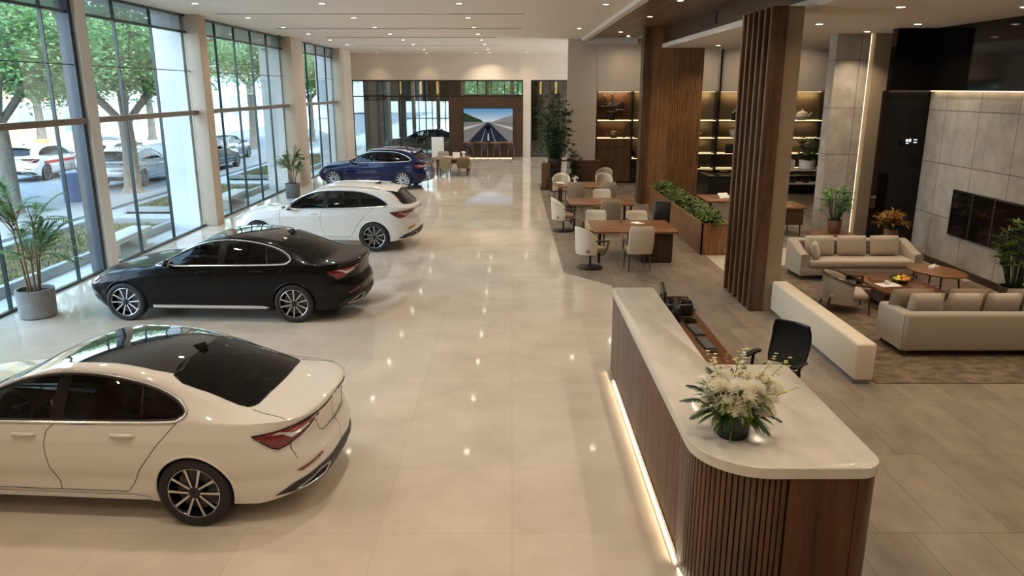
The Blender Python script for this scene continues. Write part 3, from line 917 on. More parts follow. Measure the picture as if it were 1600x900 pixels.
M_CONCRETE = plain('warm_grey_concrete', srgb(148, 130, 106), .55, var=.08, scale=2.2, bumpy=.05)
M_STONE = tiled('grey_stone_panel', srgb(150, 142, 132), srgb(182, 174, 163), srgb(96, 88, 80), 1.25, 1.15, .010, .38, plane='yz', nscale=2.6, contrast=(.3, .7), tilevar=.04, ori=(.35, .05, 0))
M_STONE_X = tiled('grey_stone_cladding', srgb(146, 136, 126), srgb(178, 168, 156), srgb(96, 88, 80), .62, 1.15, .008, .4, plane='xz', nscale=3., contrast=(.3, .7), tilevar=.04, ori=(.1, .05, 0))
M_GLOSSBLACK = plain('gloss_black_panel', (.005, .004, .004), .05, var=.1, spec=.3)
M_SATINBLACK = plain('satin_black', (.010, .009, .009), .35, var=.15)
M_BROWNPANEL = plain('bronze_brown_panel', srgb(74, 54, 38), .3, .2, var=.08, scale=1.5)
M_QUARTZ = plain('cream_quartz', srgb(208, 200, 187), .16, var=.085, scale=4.5, stretch=(1.6, .6, 1))
M_CREAMLEATHER = plain('cream_leatherette', srgb(214, 200, 178), .42, var=.02, scale=6, bumpy=.04, bscale=220)
M_SOFA = plain('taupe_sofa_fabric', srgb(154, 140, 122), .85, var=.05, scale=40, bumpy=.15, bscale=500, sheen=.3)
M_SOFA2 = plain('light_taupe_cushion_fabric', srgb(168, 154, 136), .85, var=.05, scale=40, bumpy=.15, bscale=500, sheen=.3)
M_CHAIR = plain('cream_upholstery', srgb(204, 190, 168), .6, var=.03, scale=30, bumpy=.05, bscale=300)
M_CHAIR2 = plain('taupe_upholstery', srgb(150, 132, 110), .65, var=.04, scale=30, bumpy=.05, bscale=300)
M_SEAT = plain('tan_seat_upholstery', srgb(158, 132, 100), .65, var=.04, scale=30, bumpy=.05, bscale=300)
M_RUG = plain('brown_mottled_rug', srgb(104, 88, 70), .95, var=.5, scale=4.5, bumpy=.5, bscale=160, stretch=(1, 1.6, 1))
M_LED = glow('warm_led_strip', (1., .82, .58), 7.)
M_LEDS = glow('warm_shelf_led', (1., .72, .38), 4.)
M_LEDW = glow('downlight_lens', (1., .90, .74), 16.)
M_WHITETRIM = plain('white_trim_paint', srgb(225, 218, 208), .5, var=.02)
M_CHROME = CHROME
M_POTGREY = plain('weathered_grey_concrete_pot', srgb(128, 126, 124), .7, var=.14, scale=6, bumpy=.1)
M_POTBROWN = plain('brown_glazed_pot', srgb(110, 82, 56), .35, var=.15, scale=8)
M_POTDARK = plain('dark_taupe_pot', srgb(74, 60, 50), .45, var=.12, scale=8)
M_SOIL = plain('potting_soil', srgb(50, 36, 26), .95, var=.4, scale=40, bumpy=.5)
def leafmat(name, a, b, rough=.38, trans=.25):
    if name in MATS: return MATS[name]
    m, nt, out = nt_new(name)
    p = principled(nt, None or out, a, rough)
    v = coords(nt); n = N(nt, 'ShaderNodeTexNoise', Scale=6., Detail=3.); nt.links.new(v, n.inputs['Vector'])
    col = ramp(nt, n.outputs['Fac'], [(.35, a), (.65, b)])
    nt.links.new(col, p.inputs['Base Color'])
    t = nt.nodes.new('ShaderNodeBsdfTranslucent'); nt.links.new(col, t.inputs['Color'])
    mx = N(nt, 'ShaderNodeMixShader', Fac=trans)
    nt.links.new(p.outputs[0], mx.inputs[1]); nt.links.new(t.outputs[0], mx.inputs[2]); nt.links.new(mx.outputs[0], out.inputs['Surface'])
    MATS[name] = m; return m
M_PALM = leafmat('palm_leaf_green', srgb(58, 106, 52), srgb(124, 164, 92))
M_LEAF = leafmat('glossy_leaf_green', srgb(36, 60, 24), srgb(112, 132, 56))
M_LEAFD = leafmat('dark_leaf_green', srgb(22, 46, 24), srgb(58, 88, 42))
M_LEAFO = leafmat('bronze_leaf', srgb(120, 74, 28), srgb(150, 120, 48))
M_LEAFT = leafmat('tree_leaf_green', srgb(86, 122, 74), srgb(150, 184, 124), .6, .5)
M_BARK = plain('grey_brown_bark', srgb(122, 113, 102), .9, var=.25, scale=7, bumpy=.5, stretch=(2, 2, .5))
M_STEM = plain('tan_cane_stem', srgb(120, 92, 58), .6, var=.2, scale=14)

H_MAIN = 5.82
# ------------------------------------------------------------------ floors
b = MB(); b.box(-9.0, 13.2, -4.2, 45.0, -.12, 0)
struct(b, 'floor', M_FLOOR, 'polished cream tile floor of the showroom aisle')
b = MB(); b.prism([(1.10, 31.9), (1.12, 15.98), (2.02, 14.83), (2.02, 10.2), (1.7, 9.8), (1.7, -4.1), (9.55, -4.1), (9.55, 15.2), (4.64, 15.2), (4.64, 31.9)], .0005, .004)
b.prism([(4.64, 18.6), (13.0, 18.6), (13.0, 31.9), (4.64, 31.9)], .0005, .004)
struct(b, 'floor_planks', M_FLOORW, 'brown plank tile floor under the desks and lounge')

# ------------------------------------------------------------------ ceilings
b = MB(); b.box(-9.3, 2.80, -4.2, 45.2, H_MAIN, H_MAIN + .15)
b.box(2.80, 13.2, 31.9, 45.2, H_MAIN, H_MAIN + .15)
struct(b, 'ceiling', M_CEIL, 'white painted main ceiling')
b = MB(); b.box(2.80, 2.98, -4.2, 31.9, H_MAIN - .10, H_MAIN + .15)
struct(b, 'trim_1', M_WHITETRIM, 'white band edging the wood ceiling')
b = MB(); b.box(2.98, 5.02, -4.2, 31.9, H_MAIN + .02, H_MAIN + .15)
b2 = MB(); b2.box(2.98, 5.02, 31.6, 31.9, H_MAIN - .2, H_MAIN + .02); struct(b2, 'trim_6', M_WHITETRIM, 'white band closing the wood ceiling')
struct(b, 'ceiling_wood', M_WOODCEIL, 'dark wood strip ceiling above the sales desks')
b = MB(); b.box(4.95, 13.2, -4.2, 26.9, 5.17, 5.30)
struct(b, 'ceiling_lounge', M_CEIL, 'dropped white ceiling above the lounge')
b = MB(); b.box(5.02, 5.14, -4.2, 26.8, 5.30, H_MAIN + .15); b.box(5.02, 13.2, 26.7, 26.8, 5.30, H_MAIN + .15)
struct(b, 'trim_2', M_BROWNPANEL, 'dark riser above the dropped ceiling edge')
b = MB(); b.box(5.02, 13.2, 26.8, 31.95, H_MAIN, H_MAIN + .15)
struct(b, 'ceiling_shop', M_CEIL, 'white ceiling in front of the display shelves')
# air grille in the riser
t = thing('air_vent', 'dark louvred air vent in the riser beside the dropped ceiling', 'vent', (5.02, 20.3, 5.56))
b = MB(); b.box(-.02, 0, -.75, .75, -.15, .15); b.build('vent_frame', M_SATINBLACK, t)
for i in range(6):
    b = MB(); b.box(-.035, -.022, -.70, .70, -.125 + i * .045, -.105 + i * .045); b.build('louvre', M_BROWNPANEL, t)
# linear slot diffusers
for i, (x0, x1, y) in enumerate([(-8.0, .35, 21.63), (-7.9, .32, 26.7), (-7.3, -.6, 31.2), (-7.2, -.6, 36.9)]):
    b = MB(); b.box(x0, x1, y - .05, y + .05, H_MAIN - .006, H_MAIN)
    tag(b.build('slot_vent', M_SATINBLACK), ['long dark linear slot in the white ceiling, the one nearest the camera', 'second dark linear ceiling slot from the camera', 'third dark linear ceiling slot from the camera', 'dark linear ceiling slot closest to the far wall'][i], 'air slot', 'linear ceiling slots')

# ------------------------------------------------------------------ downlights
def lamp(x, y, z, power, size=.16, col=(1., .865, .71), spread=125, name='downlight_lamp'):
    l = bpy.data.lights.new(name, 'AREA'); l.shape = 'DISK'; l.size = size; l.energy = power; l.color = col; l.spread = radians(spread)
    o = bpy.data.objects.new(name, l); COL.objects.link(o); o.location = (x, y, z)
    return o
DL0 = None
def downlight(x, y, z, label, group, power=55., r=.085, lit=True, **kw):
    global DL0
    if DL0 is None:
        DL0 = thing('downlight', label, 'ceiling light', (x, y, z), 0, group)
        b = MB(); b.lathe([(r * .8, -.002), (r * .84, -.010), (r * 1.12, -.010), (r * 1.2, -.001)], 20, None, False, False); b.build('bezel', M_WHITETRIM, DL0)
        b = MB(); b.lathe([(0, -.006), (r * .82, -.006)], 20, None, False, False); b.build('lens', M_LEDW, DL0)
        d = DL0
    else:
        d = copy_tree(DL0, None, label, (x, y, z), 0, group)
    if lit: lamp(x, y, z - .02, power * (.8 if y < 16.5 and x < 2.5 else 1.), **kw)
    return d
YS = [-2.6, 1., 4.6, 8.2, 12., 19., 22.7, 26.1, 29.3, 32.7, 36., 40.6, 44.]
LP = 35.
WARM = (1., .83, .63)
for y in YS:
    if y < 38: downlight(-7.5, y, H_MAIN, 'round downlight in the ceiling row along the window wall', 'downlights along the windows', LP * .4)
    downlight(-1.25, y, H_MAIN, 'round downlight in the ceiling row over the middle aisle', 'downlights over the aisle', LP)
for y in YS[:12]:
    downlight(-4.5, y, H_MAIN, 'small round downlight in the ceiling row above the parked cars', 'downlights above the cars', LP * .8)
for y in (-1., 3.5, 8., 12., 19.2, 26.6):
    downlight(2.25, y, H_MAIN, 'round downlight in the ceiling beside the wood ceiling band', 'downlights beside the wood ceiling', LP * .8)
for y in (2., 6.5, 11., 15.2, 18.6, 22.6, 28.5):
    downlight(3.9, y, H_MAIN + .02, 'small downlight set in the dark wood ceiling', 'downlights in the wood ceiling', LP * .8, col=WARM)
for x in (6.4, 8.45):
    for y in (1., 5.2, 9.4, 13.2, 16.6, 20.6, 24.6):
        downlight(x, y, 5.17, 'added downlight brightening the stone pillar by the lounge', 'downlights over the lounge', LP * (.75 if y > 8 else .55), col=WARM)
downlight(8.35, 18.7, 5.17, 'added downlight brightening the stone pillar by the lounge', 'downlights over the lounge', LP * .8, spread=100, col=WARM)  # extra lamp, added to brighten the stone pillar
for x in (4.5, 7.4, 9.7, 11.6):
    downlight(x, 30.7, H_MAIN, 'downlight washing the wall above the display shelves', 'downlights above the display shelves', LP * .5, spread=150, col=WARM)
for x in (-7.6, -4.8, -2.0, .85):
    downlight(x, 44.3, H_MAIN, 'downlight washing the far wall above the glass partition', 'downlights at the far wall', LP * .18, spread=90)

# ------------------------------------------------------------------ walls
b = MB(); b.box(-9.7, 13.2, -4.4, -4.2, 0, 6.0); struct(b, 'wall_rear', M_WALL, 'plain wall closing the hall')
b = MB(); b.box(-9.7, 3.45, 45.0, 45.25, 4.36, 6.0); b.box(.64, 1.09, 44.9, 45.25, 0, 4.36); b.box(3.39, 13.2, 45.0, 45.25, 0, 6.0); b.box(-9.7, -9.25, 44.95, 45.25, 0, 4.36)
struct(b, 'wall_far', M_WALL, 'beige far wall above the glass partition')
b = MB(); b.box(-9.7, -8.72, 40.0, 42.6, 0, 6.0); b.box(-9.75, -9.35, 42.6, 45, 0, 6.0); b.box(-9.3, -8.85, -4.4, 8.6, 0, 6.0)  # last box: unseen wall added to shut out daylight near the camera
struct(b, 'wall_left', M_WALL, 'beige side wall past the last window, plus an added unseen wall blocking daylight')
b = MB(); b.box(2.28, 3.48, 32.0, 32.3, 0, H_MAIN); b.box(3.48, 13.0, 31.95, 32.3, 3.78, H_MAIN); b.box(3.48, 13.0, 32.55, 32.7, 0, 3.78)
struct(b, 'wall_display', M_WALL, 'beige wall around the display shelves')
b = MB(); b.box(13.0, 13.2, 18, 32.4, 0, 6.0); struct(b, 'wall_shop_side', M_SATINBLACK, 'dark side wall beside the display shelves')
# right lounge wall, stone tiles and black band
b = MB(); b.box(9.60, 9.80, -4.2, 17.85, .14, 3.80); struct(b, 'wall_right', M_STONE, 'grey stone tile wall of the lounge')
b = MB(); b.box(9.56, 9.8, -4.2, 17.85, 0, .14); struct(b, 'baseboard_right', M_DARKWOOD, 'dark baseboard under the stone wall')
b = MB(); b.box(9.46, 9.8, -4.2, 17.9, 3.82, 5.17); b.box(8.60, 9.8, 17.72, 17.95, 3.82, 5.17); struct(b, 'wall_right_upper', M_GLOSSBLACK, 'gloss black band above the stone wall')
b = MB(); b.box(9.50, 9.58, -4.2, 17.7, 3.805, 3.82); struct(b, 'trim_3', M_LEDS, 'warm light line over the stone wall')
b = MB(); b.box(8.62, 9.8, 17.85, 18.15, 0, 3.82); struct(b, 'wall_alcove', M_GLOSSBLACK, 'tall dark panel beside the stone wall')
b = MB(); b.box(9.8, 13.2, 17.95, 18.15, 0, 6.); struct(b, 'wall_shop_front', M_WALL, 'wall behind the dark panel')
b = MB(); b.box(7.98, 8.80, 19.45, 19.9, 0, 5.17); struct(b, 'pillar_stone', M_STONE_X, 'stone clad pillar beside the lounge')
b = MB(); b.box(8.85, 9.7, 19.3, 20.8, 0, 5.17); struct(b, 'pillar_beige', M_CONCRETE, 'beige pillar beside the stone pillar')
b = MB(); b.box(8.805, 8.826, 19.47, 19.5, 0, 5.17); struct(b, 'trim_4', glow('slim_led', (1., .76, .46), 2.2), 'vertical warm light line between two pillars')

# ------------------------------------------------------------------ window wall
def window(n, y0, y1, fins):
    b = MB()
    b.box(-8.99, -8.91, y0, y1, 0, .05); b.box(-8.99, -8.91, y0, y1, 5.33, 5.39); b.box(-8.99, -8.91, y0, y1, 5.76, 5.82)
    b.box(-8.97, -8.93, y0, y1, 4.33, 4.35)
    for f in fins: b.box(-8.985, -8.915, f - .016, f + .016, 0, 5.8)
    w = struct(b, 'window_%d' % n, M_FRAME, 'full height glazing bay of the street front', smooth=False)
    p = MB(); p.box(-8.955, -8.945, y0, y1, .05, 5.8)
    p.build('pane', M_GLASS, w, smooth=False)
    r = MB(); r.box(-8.99, -8.80, y0, y1, 3.16, 3.28); r.build('mid_rail', M_BRONZE, w)
window(1, 8.6, 16.0, [10.2, 11.6, 12.95, 15.15])
window(2, 16.5, 21.75, [17.9, 19.7])
window(3, 22.3, 30.7, [23.9, 25.5, 27.1, 28.8])
window(4, 32.4, 39.3, [34.2, 36.0, 37.7])
b = MB(); b.box(-9.14, -8.88, 16.0, 16.12, 0, 5.82); struct(b, 'column_1', M_STEEL, 'dark steel post in the window wall')
b = MB(); b.box(-9.05, -8.80, 16.12, 16.5, 0, 5.82); struct(b, 'column_2', M_WHITETRIM, 'white post in the window wall')
for i, (y0, y1) in enumerate([(21.75, 22.3), (30.7, 32.4), (39.3, 40.0)]):
    b = MB(); b.box(-9.0, -8.57, y0, y1, 0, 5.82, .01); struct(b, 'column_%d' % (3 + i), M_COLUMN, 'beige interior column in the window wall')
    b = MB(); b.box(-9.84, -9.05, y0 - .05, y1 + .2, -.1, 7); struct(b, 'column_%d' % (6 + i), M_EXTCOL, 'pale exterior column outside the glass')
b = MB(); b.box(-9.75, -9.0, -4.2, 45.2, 5.82, 7.4); struct(b, 'wall_facade', M_EXTCOL, 'facade band above the glazing')
b = MB(); b.box(-9.3, -9.06, -4.2, 39.5, 5.38, 5.82); struct(b, 'trim_5', glass('frosted_band_glass', (.70, .76, .80), 1.45, body=(.8, .85, .88), body_w=.4), 'pale band outside the top of the glass')

# ------------------------------------------------------------------ far glass partition and the dim room behind it
b = MB()
for x in (-9.2, -8.55, -6.5, -5.0, -3.65): b.box(x - .03, x + .03, 45.02, 45.1, 0, 4.36)
b.box(-9.2, -3.6, 45.02, 45.1, 0, .08); b.box(-9.2, -3.6, 45.02, 45.1, 4.28, 4.36); b.box(-9.2, .64, 45.02, 45.1, 3.42, 3.48); b.box(-9.2, -8.55, 45.02, 45.1, 2.45, 2.5)
for x in (-1.5, .6): b.box(x - .03, x + .03, 45.02, 45.1, 3.42, 4.36)
b.box(-3.6, .64, 45.02, 45.1, 4.28, 4.36)
w = struct(b, 'window_5', M_SATINBLACK, 'black framed glass partition across the far wall', smooth=False)
p = MB(); p.box(-9.2, .64, 45.05, 45.06, .05, 4.3); p.build('pane', M_GLASSD, w, smooth=False)
b = MB()
for x in (1.12, 2.2, 3.36): b.box(x - .03, x + .03, 45.02, 45.1, 0, 4.36)
b.box(1.09, 3.39, 45.02, 45.1, 4.28, 4.36); b.box(1.09, 3.39, 45.02, 45.1, 0, .08); b.box(1.09, 3.39, 45.02, 45.1, 2.75, 2.82)
w = struct(b, 'window_6', M_SATINBLACK, 'narrow black framed glass bay behind the tall plant', smooth=False)
p = MB(); p.box(1.09, 3.39, 45.05, 45.06, .05, 4.3); p.build('pane', M_GLASSD, w, smooth=False)
b = MB(); b.box(-3.65, .62, 44.80, 45.0, 0, 3.42); struct(b, 'wall_screen', M_BROWNPANEL, 'bronze brown wall panel behind the big screen')
b = MB()
b.box(-10, 13.2, 52.5, 52.7, 4.45, 6); b.box(-10, 13.2, 52.5, 52.7, 0, .5); b.box(-10, 13.2, 52.5, 52.7, 3.05, 3.5); b.box(-10, -8.4, 52.5, 52.7, .5, 6); b.box(-7.7, -7.2, 52.5, 52.7, .5, 3.05); b.box(-3.7, 13.2, 52.5, 52.7, .5, 3.05); b.box(-8.4, -3.2, 52.5, 52.7, 3.5, 4.45); b.box(1.3, 13.2, 52.5, 52.7, 3.5, 4.45)  # openings added to brighten the back room, imitating windows reflected in the partition
struct(b, 'wall_backroom', M_BROWNPANEL, 'brown wall of the room behind the partition')
b = MB()
for x in (-7.2, -6.3, -5.4, -4.5, -3.7): b.box(x - .03, x + .03, 52.52, 52.58, .5, 3.05)
for x in (-3.2, -2.3, -1.4, -.5, .4, 1.3): b.box(x - .03, x + .03, 52.52, 52.58, 3.5, 4.45)
b.box(-7.2, -3.7, 52.52, 52.58, 1.9, 1.96)
struct(b, 'window_7', M_SATINBLACK, 'black bars of added windows behind the partition, imitating reflected windows', smooth=False)  # bars of the added openings, shaped like the reflected windows
b = MB(); b.box(-10, 13.2, 45.2, 52.6, -.12, 0); struct(b, 'floor_backroom', M_FLOORW, 'floor of the room behind the partition')
b = MB(); b.box(-10, 13.2, 45.25, 52.6, 4.9, 5.0); struct(b, 'ceiling_backroom', M_BROWNPANEL, 'dark ceiling of the room behind the partition')
for x in (-8, -6.4, -4.8, -3.2, -1.6, 0, 1.8, 2.9):
    b = MB(); b.box(x - .12, x + .12, 50.5, 50.62, .0, 4.9); struct(b, 'pillar_backroom', M_CONCRETE if x < 1 else M_BRONZE, 'pale pier behind the partition glass')
    lamp(x, 49.8, 4.8, 14, .2)
# brass pendants hung in the back room
for i, (x, y) in enumerate([(-6.9, 48.2), (-5.7, 48.8), (-4.6, 48.2), (1.75, 47.6), (2.7, 48.0)]):
    t = thing('pendant_lamp', ['slim glowing brass pendant behind the partition glass, beside the dark car', 'slim glowing brass pendant over the dark car roof', 'slim glowing brass pendant behind the glass, close to the brown screen wall', 'brass pendant behind the glass left of the tall plant', 'brass pendant behind the glass above the tall plant'][i], 'pendant lamp', (x, y, 4.9), 0, 'brass pendants behind the partition')
    b = MB(); b.tube([(0, 0, 0), (0, 0, -.5)], .006, 6); b.build('cord', M_SATINBLACK, t)
    b = MB(); b.lathe([(.04, -1.35), (.06, -1.3), (.06, -.55), (.02, -.48)], 14); b.build('lamp_tube', glow('amber_tube', (1., .62, .22), 1.6), t)

# ------------------------------------------------------------------ world, sun
w = bpy.data.worlds.new('sky'); SC.world = w; w.use_nodes = True
nt = w.node_tree; nt.nodes.clear()
o_ = nt.nodes.new('ShaderNodeOutputWorld'); bg = nt.nodes.new('ShaderNodeBackground')
tc = nt.nodes.new('ShaderNodeTexCoord'); sp = nt.nodes.new('ShaderNodeSeparateXYZ'); nt.links.new(tc.outputs['Generated'], sp.inputs[0])
n = N(nt, 'ShaderNodeTexNoise', Scale=2.2, Detail=5.); nt.links.new(tc.outputs['Generated'], n.inputs['Vector'])
ad = N(nt, 'ShaderNodeMath', _operation='MULTIPLY_ADD'); ad.inputs[1].default_value = .7; nt.links.new(n.outputs['Fac'], ad.inputs[0]); nt.links.new(sp.outputs[2], ad.inputs[2])
col = ramp(nt, ad.outputs[0], [(.25, (.84, .92, 1.)), (.55, (.72, .86, 1.)), (.9, (.45, .68, 1.))])
nt.links.new(col, bg.inputs['Color']); bg.inputs['Strength'].default_value = 6.6
nt.links.new(bg.outputs[0], o_.inputs['Surface'])
sl = bpy.data.lights.new('sun', 'SUN'); sl.energy = 6.; sl.angle = radians(3); sl.color = (1., .96, .9)
so = bpy.data.objects.new('sun', sl); COL.objects.link(so); so.rotation_euler = Vector((-.55, .5, -1.)).to_track_quat('-Z', 'Y').to_euler()

cam = bpy.data.cameras.new('camera'); co = bpy.data.objects.new('camera', cam); COL.objects.link(co); SC.camera = co
cam.sensor_width = 36; cam.lens = 36 * 1180 / 1600; co.location = (0, 0, 3.86); co.rotation_euler = (radians(90 - 14.765), 0, 0); cam.clip_end = 400
vs = SC.view_settings
vs.view_transform = 'Standard'; vs.look = 'None'; vs.gamma = 1.; vs.use_curve_mapping = False; vs.exposure = .15
SC.cycles.max_bounces = 10; SC.cycles.transparent_max_bounces = 24; SC.cycles.diffuse_bounces = 5; SC.cycles.glossy_bounces = 5
SC.cycles.sample_clamp_indirect = 6.; SC.cycles.caustics_reflective = False; SC.cycles.caustics_refractive = False
# ------------------------------------------------------------------ showroom cars
P_WHITE = paint('pearl_white_paint', (.74, .70, .64))
P_BLACK = paint('black_paint', (.002, .002, .0025), coat=.35)
P_BLUE = paint('deep_blue_paint', (.003, .008, .045), .2, coat=.55)
make_car('sedan', 'white sedan with black glass roof, nearest the camera, its nose cut by the frame', SEDAN, P_WHITE, loc=(-4.26, 7.12, 0), rz=radians(-4), plate=PLATE, group=None)
make_car('sedan', 'glossy black sedan parked between the two white cars', SEDAN, P_BLACK, loc=(-5.12, 13.29, 0), rz=radians(-2.5), plate=PLATE, seat=LEATHER2, roofglass=True)
make_car('estate_car', 'white estate car with roof rails behind the black sedan', WAGON, P_WHITE, loc=(-4.73, 19.18, 0), rz=radians(-5), plate=BLACKP, seat=LEATHER2)
make_car('estate_car', 'dark blue estate car parked in front of the far desk', WAGON, P_BLUE, loc=(-5.6, 31.15, 0), rz=radians(-10), plate=BLACKP, rims='twelve', seat=LEATHER2)
# ------------------------------------------------------------------ the street outside
M_PAVE = tiled('pale_street_paving', srgb(176, 176, 172), srgb(198, 198, 194), srgb(150, 150, 147), .6, .6, .006, .6, nscale=1.2)
M_ASPH = plain('grey_asphalt', srgb(120, 124, 130), .8, var=.08, scale=3, bumpy=.1)
M_GRASS = leafmat('dry_lawn_green', srgb(122, 120, 72), srgb(168, 158, 112), .8, .2)
M_KERB = plain('grey_kerb_stone', srgb(150, 152, 152), .6, var=.06)
M_BENCH = plain('pale_stone_bench', srgb(186, 186, 180), .5, var=.06)
b = MB(); b.box(-70, -9.05, -30, 190, -.3, -.10); struct(b, 'ground_street', M_PAVE, 'pale paving outside the windows')
b = MB(); b.box(-26, -13.6, -30, 190, -.10, -.085); struct(b, 'road', M_ASPH, 'grey asphalt road outside')
b = MB(); b.box(-13.75, -13.55, -30, 190, -.10, -.02); b.box(-26.2, -26, -30, 190, -.10, 0.02); struct(b, 'kerb', M_KERB, 'kerb along the road')
for i, (y0, y1) in enumerate([(6., 22.4), (24.6, 31.0), (34., 46.)]):
    t = thing('planting_bed', ['long kerbed lawn bed outside the first two window bays', 'kerbed planting bed outside the third window bay', 'kerbed planting bed outside the last window bay'][i], 'planting bed', (-11.3, (y0 + y1) / 2, -.1))
    L = (y1 - y0) / 2
    b = MB(); b.box(-1.35, 1.3, -L, L, 0, .06); b.build('soil', M_SOIL, t)
    b = MB(); b.box(1.2, 1.36, -L, L, 0, .22, .02); b.box(-1.45, -1.3, -L, L, 0, .18, .02); b.box(-1.3, 1.2, -L, -L + .15, 0, .22); b.box(-1.3, 1.2, L - .15, L, 0, .22); b.build('kerb_edge', M_KERB, t)
    g = MB()
    for _ in range(int(1500 * L)):
        x = random.uniform(-1.28, 1.18); y = random.uniform(-L + .16, L - .16); a = random.uniform(0, 2 * pi); h = random.uniform(.04, .11) * (1.6 if i else 1.); w = .02 * (1.5 if i else 1)
        dx, dy = cos(a) * w, sin(a) * w; ex = random.uniform(-.06, .06); ey = random.uniform(-.06, .06)
        g.add([(x - dx, y - dy, .06), (x + dx, y + dy, .06), (x + ex, y + ey, .06 + h)], [(0, 1, 2)])
    go = g.build('lawn_grass', M_GRASS, t, smooth=False); go['kind'] = 'stuff'
# stone benches
def bench(x, y, rz, label):
    t = thing('stone_bench', label, 'bench', (x, y, -.1), rz)
    b = MB(); b.box(-.28, .28, -1.1, 1.1, .34, .48, .04); b.build('bench_seat', M_BENCH, t)
    for s in (-.75, .75):
        b = MB(); b.box(-.2, .2, s - .09, s + .09, 0, .34, .02); b.build('bench_support', M_BENCH, t)
    return t
bench(-9.72, 18.6, .06, 'pale stone bench just outside the glass behind the black sedan nose')
bench(-9.75, 26.2, .04, 'low pale stone bench outside the third window bay')
b = MB(); b.box(-12.72, -12.68, 17.2, 17.8, 0, .0)
# trees
def leaf_mesh(clusters, per, size, seed):
    rnd = random.Random(seed); g = MB()
    for (c, r) in clusters:
        for _ in range(per):
            u = Vector((rnd.gauss(0, 1), rnd.gauss(0, 1), rnd.gauss(0, .6)))
            u = u.normalized() * (rnd.random() ** .45)
            p = Vector(c) + Vector((u.x * r, u.y * r, u.z * r * .7))
            a = Vector((rnd.gauss(0, 1), rnd.gauss(0, 1), rnd.gauss(0, .45))).normalized()
            n = Vector((rnd.gauss(0, .5), rnd.gauss(0, .5), 1)).normalized(); s = a.cross(n).normalized()
            L = size * rnd.uniform(.7, 1.4); w = L * .26
            g.add([p, p + a * L * .5 + s * w, p + a * L - n * L * .12, p + a * L * .5 - s * w], [(0, 1, 2, 3)])
    return g
def make_tree(label, x, y, h=8.5, spread=3.8, trunk=.26, fork=2.5, seed=1, group=None, per=200):
    t = thing('street_tree', label, 'tree', (x, y, -.1), 0, group)
    rnd = random.Random(seed); tr = MB(); br = MB(); tips = []
    tr.tube([(0, 0, -.1), (.02, 0, .25), (.05, .03, fork * .6), (.0, .05, fork + .1)], [trunk * 1.7, trunk * 1.1, trunk * .9, trunk * .85], 12)
    n = 6
    for k in range(n):
        a = 2 * pi * k / n + rnd.uniform(-.3, .3); L = rnd.uniform(.75, 1.1)
        p0 = Vector((0, .05, fork - .1)); d = Vector((cos(a), sin(a), 0))
        p1 = p0 + d * spread * .28 * L + Vector((0, 0, (h - fork) * .2)); p2 = p0 + d * spread * .6 * L + Vector((0, 0, (h - fork) * .36)); p3 = p0 + d * spread * .85 * L + Vector((0, 0, (h - fork) * .5))
        br.tube([p0, p1, p2, p3], [trunk * .42, trunk * .3, trunk * .16, trunk * .06], 7)
        for q in (p1, p2, p3):
            for j in range(3):
                e = q + Vector((rnd.gauss(0, 1), rnd.gauss(0, 1), rnd.uniform(0, 1.1))).normalized() * spread * .38
                br.tube([q, (q + e) / 2 + Vector((0, 0, .1)), e], [trunk * .2, trunk * .12, trunk * .04], 5)
                tips.append((e, spread * rnd.uniform(.22, .36)))
            tips.append((q + Vector((0, 0, .5)), spread * .36)); tips.append((q * 1.15 + Vector((0, 0, -.1)), spread * .3))
    for k in range(9):
        a = 2 * pi * k / 9 + rnd.uniform(-.3, .3); q = rnd.uniform(.45, 1.0)
        tips.append((Vector((cos(a) * spread * q, sin(a) * spread * q, fork + rnd.uniform(.9, 1.9))), spread * rnd.uniform(.24, .34)))
    top = Vector((0, 0, h * .8)); tips += [(top, spread * .5), (top + Vector((.8, .3, .5)), spread * .4), (top + Vector((-.9, -.2, .3)), spread * .4)]
    tr.build('trunk', M_BARK, t); br.build('branches', M_BARK, t)
    lf = leaf_mesh(tips, per, .18, seed).build('crown', M_LEAFT, t, smooth=False)
    return t
b = MB()
make_tree('leafy street tree by the taxi, its trunk behind the near potted palm', -16.4, 24.6, 9.0, 4.2, .28, 2.9, 3)
make_tree('leafy street tree with a forked trunk standing in front of the silver car', -14.95, 29.8, 9.0, 4.0, .30, 2.7, 5)
make_tree('leafy street tree seen through the third window bay above the grey saloon', -18.5, 41.5, 9.5, 4.2, .26, 3.6, 8)
make_tree('street tree with a bare trunk showing past the grey saloon in the third bay', -17.5, 52, 9.0, 3.6, .24, 4.2, 11)
make_tree('small street tree seen through the last window bay', -15.6, 60, 8.0, 3.6, .22, 3.2, 14)
make_tree('green tree added behind the high openings, imitating reflected greenery above the big screen', -1.2, 60, 7., 4.4, .26, 2.0, 23)  # added so the high openings look like reflected windows with greenery
make_tree('green tree across the road between the white buildings', -29, 62, 10, 4.6, .28, 3.2, 17)
make_tree('green tree across the road far behind the taxi', -30, 49, 8, 4.2, .28, 3.2, 19)
